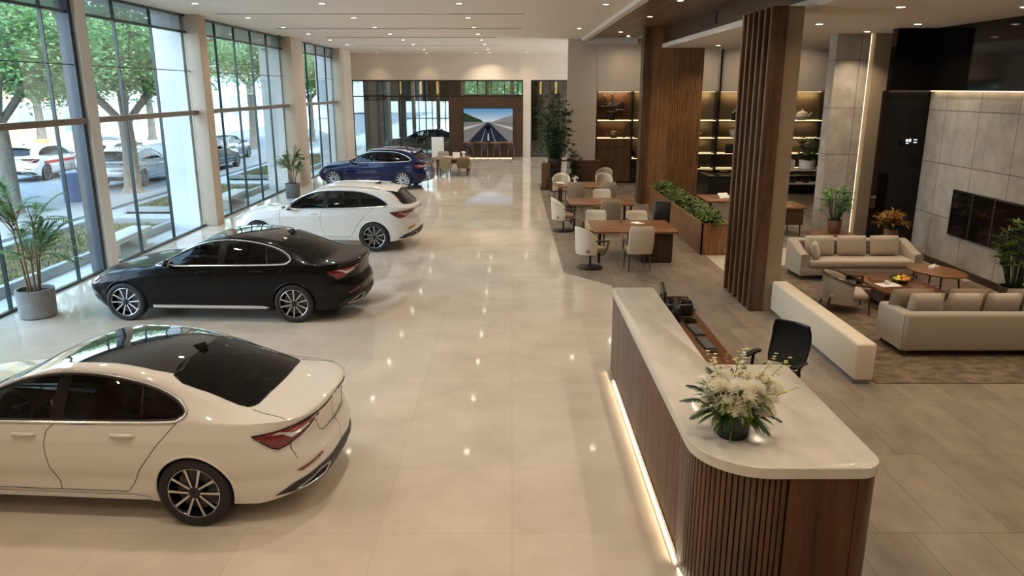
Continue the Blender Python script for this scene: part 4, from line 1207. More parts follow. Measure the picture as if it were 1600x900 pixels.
# buildings over the road
def building(label, x0, x1, y0, y1, h, m, bands, wm):
    t = thing('building', label, 'building', ((x0 + x1) / 2, (y0 + y1) / 2, -.1))
    a, c = (x1 - x0) / 2, (y1 - y0) / 2
    b = MB(); b.box(-a, a, -c, c, 0, h); b.build('facade', m, t)
    for z0, z1, n in bands:
        for k in range(n):
            u = -c + (k + .18) * 2 * c / n; v = -c + (k + .82) * 2 * c / n
            f = MB(); f.box(a - .02, a + .06, u, v, z0, z1); fo = f.build('window_frame', M_WHITETRIM, t)
            f = MB(); f.box(a + .06, a + .08, u + .1, v - .1, z0 + .1, z1 - .1); f.build('window_glazing', wm, fo)
    b = MB(); b.box(-a - .2, a + .25, -c - .1, c + .1, h, h + .35); b.build('parapet', M_WHITETRIM, t)
    return t
M_BW = plain('white_building_render', srgb(232, 234, 234), .7, var=.04, scale=.4)
M_BO = plain('ochre_building_render', srgb(214, 190, 150), .7, var=.06, scale=.4)
M_BG = plain('pale_blue_building', srgb(190, 204, 214), .6, var=.05, scale=.4)
M_BWIN = plain('pale_window_glass', srgb(140, 160, 172), .2, var=.2, scale=.6)
building('ochre low building over the road behind the taxi', -50, -36, 40, 62, 9, M_BO, [(1., 3., 7), (5., 7.2, 7)], M_BWIN)
building('white building over the road behind the forked tree', -50, -37, 63, 92, 8, M_BW, [(.4, 3.2, 8), (4.6, 6.6, 8)], M_BWIN)
building('pale blue building farther along the road', -52, -36, 94, 130, 11, M_BG, [(.4, 3.2, 8), (4.6, 6.6, 8), (8, 10, 8)], M_BWIN)
building('white building closing the far end of the road', -40, -8, 135, 150, 13, M_BW, [(.4, 3.2, 4)], M_BWIN)
# street vehicles
P_SILVER = paint('silver_paint', (.42, .44, .46), .4)
P_TAXI = paint('white_taxi_paint', (.78, .76, .74))
P_GREY = paint('grey_car_paint', (.07, .085, .10), .3)
P_DARK = paint('dark_car_paint', (.012, .013, .015))
make_car('estate_car', 'silver estate car parked on the street behind the forked tree', WAGON, P_SILVER, 'car', (-16.3, 33.2, -.085), radians(-90), .6, False)
tx = make_car('taxi', 'white taxi with a red stripe on the street in front of the ochre building', WAGON, P_TAXI, 'car', (-21.6, 35.3, -.085), radians(-90), .6, False)
for s in (-1, 1):
    f = MB(); f.box(-1.3, 1.6, s * .925 - .004, s * .925 + .012, .74, .86); f.build('red_stripe', plain('red_stripe_paint', srgb(200, 40, 34), .4), tx)
f = MB(); f.box(-.12, .12, -.28, .28, 1.575, 1.70, .03); f.build('roof_sign', plain('yellow_roof_sign', srgb(235, 190, 60), .4), tx)
make_car('sedan', 'dark car parked on the street just past the taxi', SEDAN, P_DARK, 'car', (-21.8, 41.5, -.085), radians(90), .6, False)
make_car('sedan', 'grey saloon driving on the street seen through the third bay', SEDAN, P_GREY, 'car', (-16.6, 44.2, -.085), radians(-90), .6, False)
make_car('estate_car', 'black car on the street half hidden by the window column', WAGON, P_DARK, 'car', (-15.3, 38.6, -.085), radians(-90), .6, False)
make_car('estate_car', 'white van-like car parked behind the silver car', WAGON, P_TAXI, 'car', (-19.4, 37.4, -.085), radians(-90), .6, False)
make_car('sedan', 'dark sedan inside the room behind the partition glass', SEDAN, P_DARK, 'car', (-5.6, 48.3, 0), radians(-6), .7, False)
b = MB(); b.lathe([(.0, 0), (.28, 0), (.30, .05), (.30, .95), (.33, 1.0), (.33, 1.06), (.0, 1.12)], 18)
tag(b.build('litter_bin', plain('blue_bin_paint', srgb(40, 92, 140), .4), loc=(-15.9, 27.3, -.1)), 'blue round litter bin on the kerb beside the forked tree', 'bin')
# ------------------------------------------------------------------ furniture makers
def shell(mb, rx, ry, z0, zt, thick, a0, a1, n=28, nz=8, flare=.0, M=None):
    """curved upholstered tub back; zt(t) top height over t in 0..1 along the sweep, angle measured from -y"""
    outer = []; inner = []
    for i in range(n + 1):
        t = i / n; a = a0 + (a1 - a0) * t
        ro = []; ri = []
        for j in range(nz + 1):
            u = j / nz; z = z0 + (zt(t) - z0) * u
            k = 1 + flare * u
            ro.append((rx * k * sin(a), -ry * k * cos(a), z))
            kk = thick * (1 - .25 * u)
            ri.append(((rx * k - kk) * sin(a), -(ry * k - kk) * cos(a), z))
        outer.append(ro); inner.append(ri)
    rows = []
    for i in range(n + 1):
        o = outer[i]; q = inner[i]
        top = [((o[-1][0] + q[-1][0]) / 2, (o[-1][1] + q[-1][1]) / 2, o[-1][2] + thick * .3)]
        rows.append(o + top + q[::-1])
    mb.grid(rows, M, closed_v=True)
    k = len(rows[0]); 
    mb.add(rows[0], [tuple(range(k))], M); mb.add(rows[-1], [tuple(range(k - 1, -1, -1))], M)

def tall_chair(label, loc, rz, group=None, fab=None, name='armchair', high=1.02):
    """four-legged desk chair with arms; faces +y"""
    fab = fab or M_CHAIR
    t = thing(name, label, 'chair', loc, rz, group)
    b = MB(); b.box(-.25, .25, -.22, .28, .37, .48, .035, 3); b.build('seat', M_SEAT if fab is M_CHAIR else fab, t)
    b = MB(); rows = []
    n = 10; H = high - .40
    for j in range(n + 1):
        v = j / n; z = .40 + H * v; y = -.20 - .13 * v - .03 * sin(pi * v); w = .255 + .015 * sin(pi * v) - (.03 if j == n else 0)
        th = .045 if j < n else .02
        row = []
        for i in range(9):
            u = -1 + 2 * i / 8; row.append((w * u, y - .035 * (1 - u * u) + th, z))
        for i in range(9):
            u = 1 - 2 * i / 8; row.append((w * u, y - .035 * (1 - u * u) - th, z))
        rows.append(row)
    b.grid(rows, closed_v=True); b.add(rows[0], [tuple(range(17, -1, -1))]); b.add(rows[-1], [tuple(range(18))])
    b.build('backrest', fab, t, angle=50)
    for sx in (-1, 1):
        for sy, y in ((1, .25), (-1, -.20)):
            b = MB(); b.tube([(sx * .235, y + sy * .02, 0), (sx * .225, y, .38)], [.013, .021], 8); b.build('leg', M_LEGWOOD, t)
        b = MB(); b.tube([(sx * .275, .22, .40), (sx * .285, .20, .63)], .016, 8)
        b.tube([(sx * .285, .24, .635), (sx * .288, .05, .645), (sx * .285, -.26, .66)], [.02, .024, .02], 8); b.tube([(sx * .25, .22, .41), (sx * .28, .22, .41)], .014, 6)
        b.build('armrest', M_LEGWOOD, t)
    return t

def tub_chair(label, loc, rz, group=None, fab=None, swivel=True, name='swivel_chair'):
    fab = fab or M_CHAIR
    t = thing(name, label, 'chair', loc, rz, group)
    b = MB(); b.box(-.26, .26, -.24, .30, .37, .48, .04, 3); b.build('seat', M_SEAT, t)
    b = MB(); shell(b, .30, .31, .34, lambda u: .70 + .26 * sin(pi * u) ** .6 - .02, .055, radians(-88), radians(88), 26, 8, .10)
    b.build('backrest', fab, t, angle=60, fix=True)
    for s in (-1, 1):
        b = MB(); b.tube([(s * .31, -.05, .655), (s * .325, .10, .645), (s * .315, .30, .63)], [.02, .026, .022], 8); b.tube([(s * .315, .29, .63), (s * .345, .23, .47), (s * .33, .15, .335), (s * .06, .03, .315)], [.018, .018, .016, .014], 8)
        b.build('armrest', M_LEGWOOD, t)
    if swivel:
        b = MB(); b.tube([(0, .02, .02), (0, .02, .36)], .03, 12); b.build('pedestal', M_SATINBLACK, t)
        b = MB(); b.lathe([(0, 0), (.29, 0), (.295, .012), (.28, .022), (.06, .035), (0, .036)], 32, T(0, .02, 0)); b.build('base_disc', M_SATINBLACK, t)
    else:
        for sx in (-1, 1):
            for y in (-.22, .27):
                b = MB(); b.tube([(sx * .235, y, 0), (sx * .22, y * .95, .38)], [.013, .021], 8); b.build('leg', M_LEGWOOD, t)
    return t

def leaf_blade(mb, p, d, up, L, w, droop=.3, n=4, M=None, fold=.15):
    """lance leaf from p along d, arching down"""
    p = Vector(p); d = Vector(d).normalized(); up = Vector(up)
    s = d.cross(up)
    if s.length < 1e-4: s = Vector((1, 0, 0))
    s.normalize(); u = s.cross(d).normalized()
    vs = []
    for i in range(n + 1):
        t = i / n
        c = p + d * L * t * (1 - .12 * droop * t) + Vector((0, 0, -1)) * (droop * L * t * t)
        ww = w * (sin(pi * min(1, .12 + .88 * t)) ** .8) if 0 < i < n else (w * .25 if i == 0 else 0.001)
        vs += [c - s * ww + u * ww * fold, c, c + s * ww + u * ww * fold]
    fs = []
    for i in range(n):
        a = i * 3
        fs += [(a, a + 1, a + 4, a + 3), (a + 1, a + 2, a + 5, a + 4)]
    mb.add(vs, fs, M)

def frond(mb, st, p, az, el, L, nl=15, ll=.30, lw=.022, droop=.45, rnd=random):
    """feather palm frond: arching rib with two rows of leaflets"""
    p = Vector(p); h = Vector((cos(az), sin(az), 0)); pts = []
    for i in range(12):
        t = i / 11; pts.append(p + h * (L * t * cos(el) * (1 - .1 * t)) + Vector((0, 0, L * (sin(el) * t - droop * t * t))))
    st.tube(pts, [.010 * (1 - .8 * i / 11) for i in range(12)], 5)
    for k in range(nl):
        t = .28 + .72 * k / (nl - 1); x = t * 11; i = min(10, int(x)); q = pts[i].lerp(pts[i + 1], x - i); tg = (pts[i + 1] - pts[i]).normalized()
        sd = tg.cross(Vector((0, 0, 1)));
        if sd.length < .05: sd = Vector((-sin(az), cos(az), 0))
        sd.normalize()
        l = ll * (sin(pi * min(1, .15 + .82 * (t - .28) / .72)) ** .6)
        for s in (-1, 1):
            d = (sd * s + tg * (.55 + .5 * t) + Vector((0, 0, rnd.uniform(-.05, .25)))).normalized()
            leaf_blade(mb, q, d, (0, 0, 1), l * rnd.uniform(.85, 1.1), lw, .22, 3)

def potted(label, name, loc, pot_prof, pot_mat, group=None, soil=True, scale=1.):
    t = thing(name, label, 'potted plant', loc, 0, group)
    b = MB(); b.lathe(pot_prof, 32, None, True, False); b.build('pot', pot_mat, t, angle=45)
    r, z = max(p[0] for p in pot_prof) * .93, pot_prof[-1][1] if len(pot_prof) < 5 else pot_prof[-1][1]
    if soil:
        b = MB(); b.lathe([(0, z + .01), (pot_prof[-1][0] + .004, z)], 24, None, False, False); b.build('soil', M_SOIL, t)
    return t

def palm_plant(label, loc, h, pot, pot_mat, nfr, L, seed, z0, name='potted_palm', mat=None, ll=.3):
    t = potted(label, name, loc, pot, pot_mat)
    rnd = random.Random(seed)
    st = MB(); lf = MB()
    for k in range(7):
        a = 2 * pi * k / 7 + rnd.uniform(-.3, .3); r = rnd.uniform(.03, .12)
        hh = h * rnd.uniform(.20, .62)
        p = [(r * cos(a), r * sin(a), z0 - .03), (r * 1.6 * cos(a), r * 1.6 * sin(a), z0 + hh * .55), (r * 2.0 * cos(a), r * 2.0 * sin(a), z0 + hh)]
        st.tube(p, [.02, .016, .012], 7)
        for j in range(max(1, nfr // 7)):
            az = a + rnd.uniform(-1.6, 1.6); el = rnd.uniform(.4, 1.4)
            frond(lf, st, p[2] if j % 2 == 0 else Vector(p[1]).lerp(Vector(p[2]), rnd.uniform(.55, .95)), az, el, L * rnd.uniform(.75, 1.1), 14, ll, .0135, rnd.uniform(.2, .5), rnd)
    st.build('canes', M_STEM, t); lf.build('fronds', mat or M_PALM, t, smooth=False)
    return t

def bushy_plant(label, loc, pot, pot_mat, z0, h, r, nst, seed, mat=None, name='potted_plant', fan=7, ll=.24, lw=.018, stem=None, low=.25):
    """canes carrying fans of lance leaves"""
    t = potted(label, name, loc, pot, pot_mat)
    rnd = random.Random(seed); st = MB(); lf = MB()
    for k in range(nst):
        a = rnd.uniform(0, 2 * pi); q = sqrt(rnd.random())
        top = Vector((r * q * cos(a), r * q * sin(a), z0 + h * (low + (1 - low) * rnd.random() * (1 - .35 * q))))
        p0 = Vector((.25 * r * q * cos(a), .25 * r * q * sin(a), z0 - .02))
        m = p0.lerp(top, .5) + Vector((0, 0, .06))
        st.tube([p0, m, top], [.008, .006, .004], 5)
        d0 = (top - m).normalized()
        for j in range(fan):
            az = 2 * pi * j / fan + rnd.uniform(-.3, .3); e = rnd.uniform(.0, .8)
            d = Vector((cos(az) * cos(e), sin(az) * cos(e), sin(e))) + d0 * .25
            leaf_blade(lf, top, d, (0, 0, 1), ll * rnd.uniform(.7, 1.15), lw, .35, 3)
    st.build('stems', stem or M_LEAFD, t); lf.build('leaves', mat or M_LEAF, t, smooth=False)
    return t

def desk(label, x0, x1, y0, y1, group=None, ped=True):
    cx, cy = (x0 + x1) / 2, (y0 + y1) / 2; a, c = (x1 - x0) / 2, (y1 - y0) / 2
    t = thing('desk', label, 'desk', (cx, cy, 0), 0, group)
    b = MB(); b.box(-a, a, -c, c, .70, .75, .006); b.build('desktop', M_WALNUT_X, t)
    if ped:
        b = MB(); b.box(a - .80, a - .10, -c + .10, c - .12, .03, .70, .005); b.build('pedestal', M_WALNUT_D, t)
        b = MB(); b.box(a - .78, a - .12, -c + .12, c - .14, .0, .03); b.build('plinth', M_SATINBLACK, t)
    else:
        for y in (-c + .08, c - .08):
            b = MB(); b.box(a - .12, a - .06, y - .03, y + .03, 0, .70); b.build('leg', M_SATINBLACK, t)
    for y in (-c + .12, c - .12):
        b = MB(); b.box(-a + .10, -a + .16, y - .03, y + .03, 0, .70); b.build('leg', M_SATINBLACK, t)
    b = MB(); b.box(-a + .11, -a + .15, -c + .12, c - .12, .64, .70); b.build('cross_rail', M_SATINBLACK, t)
    return t

def sofa(label, loc, rz, w, d, h, name='sofa', seatz=.42, arm=.62, curved=False):
    """front faces +y, back along -y"""
    t = thing(name, label, 'sofa', loc, rz)
    b = MB(); b.box(-w / 2 + .04, w / 2 - .04, -d / 2 + .05, d / 2 - .03, .10, .28, .03); b.build('base', M_SOFA, t)
    b = MB(); b.box(-w / 2 + .19, w / 2 - .19, -d / 2 + .22, d / 2, .27, seatz, .05, 3); b.build('seat_cushion', M_SOFA2, t)
    b = MB(); b.box(-w / 2 + .012, w / 2 - .012, -d / 2, -d / 2 + .22, .09, h, .05, 3); b.build('backrest', M_SOFA, t)
    for s in (-1, 1):
        b = MB()
        n = 8; rows = []
        for i in range(n + 1):
            u = i / n; y = -d / 2 + .05 + (d - .09) * u; top = lerp(h, arm, sstep(.0, 1., u)) if curved else (h - (h - arm) * u)
            x0 = s * (w / 2 - .20); x1 = s * (w / 2 - .02 * u * (1 if curved else 0))
            rr = .045; 
            rows.append([(x0, y, .10), (x1, y, .10), (x1, y, top - rr), (x1 - s * rr * .3, y, top - rr * .3), (x1 - s * rr, y, top), (x0 + s * rr, y, top), (x0 + s * rr * .3, y, top - rr * .3), (x0, y, top - rr)])
        b.grid(rows, closed_v=True); k = 8
        b.add(rows[0], [tuple(range(k))]); b.add(rows[-1], [tuple(range(k - 1, -1, -1))])
        b.build('arm', M_SOFA, t, fix=True, angle=50)
    for sx in (-1, 1):
        for y in (-d / 2 + .08, d / 2 - .08):
            b = MB(); b.tube([(sx * (w / 2 - .09), y, 0), (sx * (w / 2 - .10), y, .11)], [.016, .026], 8); b.build('leg', M_LEGWOOD, t)
    return t

def pillow(label, x, y, z, rz, w=.5, h=.42, th=.17, lean=.35, group=None, mat=None):
    """upright scatter cushion whose face looks along +y before turning by rz"""
    b = MB(); b.cushion(w, h, th, M=Matrix.Translation((0, 0, h / 2 * cos(lean))) @ Matrix.Rotation(pi / 2 + lean, 4, 'X'))
    o = b.build('cushion', mat or M_SOFA2, loc=(x, y, z), rot=(0, 0, rz), angle=60)
    return tag(o, label, 'cushion', group)
# ------------------------------------------------------------------ timber clad columns
def slat_column(name, label, x0, x1, y0, y1, h, nfin, core, front_fluted=False):
    t = thing(name, label, 'column', ((x0 + x1) / 2, (y0 + y1) / 2, 0)); t['kind'] = 'structure'
    cx, cy = (x0 + x1) / 2, (y0 + y1) / 2
    b = MB(); b.box(core - cx, x1 - cx, y0 - cy + .01, y1 - cy, 0, h); b.build('core', M_CONCRETE if not front_fluted else M_OAKISH, t)
    b = MB(); b.box(x0 + .17 - cx, core - cx, y0 - cy + .03, y1 - cy, .03, h); b.build('backing_board', M_DARKWOOD, t)
    b = MB(); b.box(x0 + .06 - cx, core - cx, y0 - cy - .015, y0 - cy + .03, .02, h); b.build('front_board', M_WALNUT, t)
    n = nfin
    for i in range(n):
        y = y0 + .05 + (y1 - y0 - .1) * i / (n - 1)
        b = MB(); b.box(x0 - cx, x0 + .18 - cx, y - cy - .045, y - cy + .045, .02, h, .004); b.build('fin', M_WALNUT, t)
    if front_fluted:
        k = 17
        for i in range(k):
            x = core + (x1 - core) * (.42 + .57 * i / (k - 1))
            b = MB(); b.box(x - cx - .022, x - cx + .022, y0 - cy - .045, y0 - cy + .01, .0, h, .006); b.build('flute', M_OAKISH, t)
    return t
slat_column('clad_column', 'walnut slatted column with a concrete side, beside the lounge bench', 4.23, 4.76, 13.0, 14.66, 5.165, 6, 4.49)
slat_column('clad_column', 'wide walnut fluted pier behind the leafy planter', 4.36, 6.35, 26.1, 26.69, 5.82, 6, 4.62, True)

# ------------------------------------------------------------------ reception counter
t = thing('reception_counter', 'long walnut reception counter with cream stone top and rounded end', 'reception counter', (2.0, 7.5, 0))
ox, oy = 2.0, 7.5
def arc(cx, cy, r, a0, a1, n=10): return [(cx + r * cos(radians(lerp(a0, a1, i / n))), cy + r * sin(radians(lerp(a0, a1, i / n)))) for i in range(n + 1)]
def counter_outline(g):
    x0, x1, xi, y0, ym, y1 = 1.375 - g, 2.72 + g, 1.95 + g, 4.93 - g, 7.05 + g, 10.05 + g
    R = .52
    return (arc(x0 + R, y0 + R, R, 180, 270, 16) + arc(x1 - .2, y0 + .2, .2, 270, 360, 8) + arc(x1 - .04, ym - .04, .04, 0, 90, 4) + [(xi + .12, ym)] + arc(xi + .12, ym + .12, .12, 270, 180, 6)[1:] + arc(xi - .05, y1 - .05, .05, 0, 90, 4) + arc(x0 + .08, y1 - .08, .08, 90, 180, 6))
b = MB(); o1 = counter_outline(0); oi = counter_outline(-.008)
k = len(o1); z0, z1 = 1.125, 1.22
rings = [[(x - ox, y - oy, z) for x, y in o] for o, z in ((oi, z0), (o1, z0 + .008), (o1, z1 - .008), (oi, z1))]
b.grid(rings, closed_v=True); b.add(rings[0], [tuple(range(k - 1, -1, -1))]); b.add(rings[-1], [tuple(range(k))])
b.build('countertop', M_QUARTZ, t, angle=40, weld=True, fix=True)
# carcass under the top
b = MB(); o2 = counter_outline(-.05); b.prism([(x - ox, y - oy) for x, y in o2], .07, 1.125); b.build('carcass', M_DARKWOOD, t, smooth=False, fix=True)
b = MB(); o3 = counter_outline(-.12); b.prism([(x - ox, y - oy) for x, y in o3], .0, .07); b.build('plinth', M_SATINBLACK, t, smooth=False, fix=True)
# fluted long face: fine flutes, then deep slats round the corner, then a flat end panel
b = MB(); n = 120; ya, yb = 5.62, 10.03; rows = []
for i in range(n * 4 + 1):
    y = ya + (yb - ya) * i / (n * 4); ph = i % 4
    x = 1.392 + (.0 if ph in (0, 1) else .007)
    rows.append([(x - ox, y - oy, .06), (x - ox, y - oy, 1.125)])
b.grid(rows); b.box(1.40 - ox, 1.43 - ox, ya - oy, yb - oy, .06, 1.12)
b.build('fluted_panel', M_TAUPEW, t, smooth=False, fix=True)
b = MB(); b.box(1.384 - ox, 1.43 - ox, 5.62 - oy, yb - oy, .045, .075); b.build('base_rail', M_OAKISH, t)
path = [(1.402, 5.62 - .042 * i) for i in range(4)] + arc(1.902, 5.452, .50, 180, 270, 40) + [(1.93 + .042 * i, 4.952) for i in range(3)]
d = [0]
for i in range(1, len(path)): d.append(d[-1] + hypot(path[i][0] - path[i - 1][0], path[i][1] - path[i - 1][1]))
sl = .0; idx = 0
while sl < d[-1] - .02:
    while idx < len(d) - 2 and d[idx + 1] < sl: idx += 1
    u = (sl - d[idx]) / (d[idx + 1] - d[idx]); px_ = lerp(path[idx][0], path[idx + 1][0], u); py_ = lerp(path[idx][1], path[idx + 1][1], u)
    a = atan2(path[idx + 1][1] - path[idx][1], path[idx + 1][0] - path[idx][0])
    b = MB(); b.box(-.0165, .0165, -.012, .035, .055, 1.124, .004, M=T(px_ - ox, py_ - oy, 0, rz=a)); b.build('slat', M_WALNUT, t)
    sl += .043
b = MB(); b.box(2.02 - ox, 2.52 - ox, 4.945 - oy, 5.0 - oy, .055, 1.124)
b.grid([[(x - ox, y - oy, .055), (x - ox, y - oy, 1.124)] for x, y in [(2.52, 4.945)] + arc(2.515, 5.14, .195, 270, 360, 10) + [(2.71, 6.98)]])
b.build('end_panel', wood('end_panel_walnut', srgb(58, 34, 20), srgb(108, 70, 42), .3, 'z', .5), t, fix=True)
b = MB(); b.box(1.366 - ox, 1.382 - ox, 5.55 - oy, 9.62 - oy, .008, .026)
b.tube([(x - ox, y - oy, .018) for x, y in arc(1.902, 5.46, .528, 180, 225, 10)], .008, 6)
b.build('light_strip', glow('counter_led_strip', (1., .84, .62), 4.), t)
b = MB(); b.box(1.98 - ox, 2.64 - ox, 7.08 - oy, 10.75 - oy, .715, .75, .004); b.build('work_surface', M_WALNUT_Y, t)
for y in (7.15, 8.9, 10.7):
    b = MB(); b.box(2.0 - ox, 2.52 - ox, y - .02 - oy, y + .02 - oy, .0, .715); b.build('support_panel', M_WALNUT_D, t)
lamp(1.35, 7.8, .05, 14, .1, (1., .78, .5), 160, 'plinth_glow')
l = bpy.data.lights['plinth_glow']; l.shape = 'RECTANGLE'; l.size = .02; l.size_y = 4.4; l.energy = 3
bpy.data.objects['plinth_glow'].rotation_euler = (0, radians(80), 0); bpy.data.objects['plinth_glow'].location = (1.345, 7.8, .035)

# things on the work surface
def monitor(label, x, y, rz):
    m = thing('monitor', label, 'monitor', (x, y, .75), rz, None)
    b = MB(); b.box(-.02, .022, -.29, .29, .12, .50, .008); b.ball((-.03, 0, .3), .03, .16, .1, 12, 8); b.build('display_case', M_SATINBLACK, m)
    b = MB(); b.box(.022, .024, -.275, .275, .14, .485); b.build('screen', M_GLOSSBLACK, m)
    b = MB(); b.bar((-.05, 0, .01), (-.03, 0, .3), .06, .03); b.build('neck', M_SATINBLACK, m)
    b = MB(); b.box(-.13, .10, -.13, .13, 0, .014, .004); b.build('foot', M_SATINBLACK, m)
monitor('black monitor on the reception desk, nearer the flowers', 2.09, 9.22, -.12)
monitor('black monitor on the reception desk, nearer the printer', 2.07, 9.98, -.12)
p = thing('printer', 'black printer at the far end of the reception desk', 'printer', (2.37, 10.45, .75))
b = MB(); b.box(-.2, .2, -.2, .2, 0, .17, .03, 3); b.build('printer_body', M_SATINBLACK, p)
b = MB(); b.box(-.15, .19, -.16, .16, .165, .19, .008); b.build('lid', M_GLOSSBLACK, p)
b = MB(); b.box(.18, .26, -.13, .13, .05, .065, .004); b.build('paper_tray', M_BLACK if False else BLACKM, p)
def keyboard(label, x, y, rz):
    q = thing('keyboard', label, 'keyboard', (x, y, .75), rz)
    b = MB(); b.box(-.07, .07, -.22, .22, 0, .018, .005); b.build('key_base', M_SATINBLACK, q)
    b = MB()
    for i in range(5):
        for j in range(15): b.box(-.056 + i * .023, -.037 + i * .023, -.205 + j * .0275, -.182 + j * .0275, .018, .025)
    b.build('keys', plain('grey_keycaps', srgb(96, 96, 98), .5), q)
keyboard('black keyboard with grey keys in front of the nearer monitor', 2.44, 9.02, .05)
keyboard('black keyboard with grey keys by the printer', 2.44, 9.58, .1)
q = thing('desk_phone', 'black desk phone beside the printer', 'telephone', (2.44, 9.98, .75), .2)
b = MB(); b.add([(-.09, -.09, 0), (.09, -.09, 0), (.09, .09, 0), (-.09, .09, 0), (-.09, -.09, .07), (.09, -.09, .02), (.09, .09, .02), (-.09, .09, .07)], [(3, 2, 1, 0), (4, 5, 6, 7), (0, 1, 5, 4), (1, 2, 6, 5), (2, 3, 7, 6), (3, 0, 4, 7)]); b.build('phone_base', M_SATINBLACK, q, smooth=False)
b = MB(); b.tube([(-.08, -.06, .075), (-.03, -.06, .082), (.03, -.06, .06), (.08, -.06, .04)], [.02, .014, .014, .02], 8); b.build('handset', M_SATINBLACK, q)
b = MB(); b.ball((0, 0, .016), .05, .03, .018, 12, 8); tag(b.build('computer_mouse', M_SATINBLACK, loc=(2.46, 8.72, .75)), 'black computer mouse on the reception desk', 'mouse')

# office chair behind the counter
t = thing('office_chair', 'black mesh office chair behind the reception counter', 'office chair', (3.2, 8.68, 0), radians(131))
b = MB(); b.box(-.25, .25, -.24, .26, .43, .52, .04, 3); b.build('seat', M_SATINBLACK, t)
def chair_back_pt(u, v): return (u * (.245 - .03 * abs(2 * v - 1) ** 3), -.25 - .10 * v - .05 * (1 - u * u) - .05 * sin(pi * v), .56 + .50 * v)
b = MB(); rows = [[chair_back_pt(-1 + 2 * i / 12, j / 12) for i in range(13)] for j in range(13)]
b.grid(rows); b.grid([[(x, y - .012, z) for x, y, z in r[::-1]] for r in rows]); b.build('backrest_mesh', plain('black_mesh_weave', (.011, .011, .012), .7, var=.35, scale=160), t)
b = MB(); loop = [chair_back_pt(-1 + 2 * i / 12, 0) for i in range(13)] + [chair_back_pt(1, j / 12) for j in range(1, 13)] + [chair_back_pt(1 - 2 * i / 12, 1) for i in range(1, 13)] + [chair_back_pt(-1, 1 - j / 12) for j in range(1, 12)]
b.tube(loop, .018, 8, closed=True); b.build('back_frame', M_SATINBLACK, t)
b = MB(); b.bar((0, -.30, .62), (0, -.22, .46), .06, .03); b.bar((0, -.24, .45), (0, 0, .42), .06, .03); b.build('back_support', M_SATINBLACK, t)
for s in (-1, 1):
    b = MB(); b.tube([(s * .26, 0, .44), (s * .31, -.02, .50), (s * .31, -.04, .66)], .02, 8); b.box(s * .31 - .04, s * .31 + .04, -.17, .14, .66, .695, .014, 3); b.build('armrest', M_SATINBLACK, t)
b = MB(); b.tube([(0, 0, .08), (0, 0, .43)], .028, 10); b.build('gas_lift', M_SATINBLACK, t)
for k in range(5):
    a = 2 * pi * k / 5
    b = MB(); b.tube([(0, 0, .11), (.30 * cos(a), .30 * sin(a), .07)], [.03, .018], 8); lg = b.build('base_arm', M_SATINBLACK, t)
    b = MB(); b.ball((.30 * cos(a), .30 * sin(a), .03), .03, .03, .03, 10, 8); b.build('caster', M_SATINBLACK, lg)

# ------------------------------------------------------------------ flowers on the counter
t = thing('flower_arrangement', 'white flowers and ferns in a dark glass vase on the counter', 'flower arrangement', (1.735, 5.47, 1.221))
M_PETAL = leafmat('cream_petal', srgb(255, 252, 244), srgb(250, 244, 222), .6, .3)
M_PETALY = leafmat('yellow_green_bud', srgb(240, 236, 180), srgb(200, 204, 120), .6, .25)
M_PETALP = leafmat('blush_petal', srgb(206, 160, 132), srgb(180, 120, 96), .6, .25)
b = MB(); b.lathe([(.0, 0), (.115, 0), (.125, .01), (.150, .20), (.146, .20), (.120, .02), (.0, .015)], 36); b.build('vase', glass('smoky_vase_glass', (.42, .50, .44), 1.5, boost=1.5), t)
b = MB(); b.lathe([(.0, .018), (.116, .022), (.136, .15), (.0, .15)], 24); b.build('water', glass('vase_water', (.62, .72, .60), 1.33), t)
rnd = random.Random(4)
b = MB()
for k in range(70):
    a = rnd.uniform(0, 2 * pi); r = rnd.uniform(.02, .112); z = rnd.uniform(.03, .14)
    leaf_blade(b, (r * cos(a), r * sin(a), z), (cos(a + 1.4), sin(a + 1.4), rnd.uniform(-.6, .8)), (0, 0, 1), .09, .018, .1, 3)
b.build('submerged_leaves', M_LEAFD, t, smooth=False)
b = MB()
for k in range(16):
    a = rnd.uniform(0, 2 * pi); b.tube([(.05 * cos(a), .05 * sin(a), .03), (.09 * cos(a + 2), .09 * sin(a + 2), .22), (.16 * cos(a + 2), .16 * sin(a + 2), .34)], .004, 5)
b.build('stems', M_LEAFD, t)
b = MB()
for k in range(330):                                       # ruff of leaves
    a = rnd.uniform(0, 2 * pi); e = rnd.uniform(-.45, 1.2); r = rnd.uniform(.04, .20); z = rnd.uniform(.17, .40)
    leaf_blade(b, (r * cos(a), r * sin(a), z), (cos(a) * cos(e), sin(a) * cos(e), sin(e)), (0, 0, 1), rnd.uniform(.09, .19), rnd.uniform(.010, .022), .3, 4)
b.build('foliage', M_LEAF, t, smooth=False)
for az, el, L in ((2.95, .35, .34), (3.4, .1, .28), (4.3, -.1, .20), (5.35, -.15, .24), (5.9, .05, .26), (2.5, .55, .36), (.3, .4, .32), (1.6, .8, .42), (1.1, 1.0, .42), (2.1, 1.0, .40)):
    b = MB(); s_ = MB(); frond(b, s_, (.12 * cos(az), .12 * sin(az), .24), az, el, L, 10, .06, .011, .3, rnd)
    b.add(s_.v, s_.f); b.build('fern_leaf', M_LEAFD, t, smooth=False)
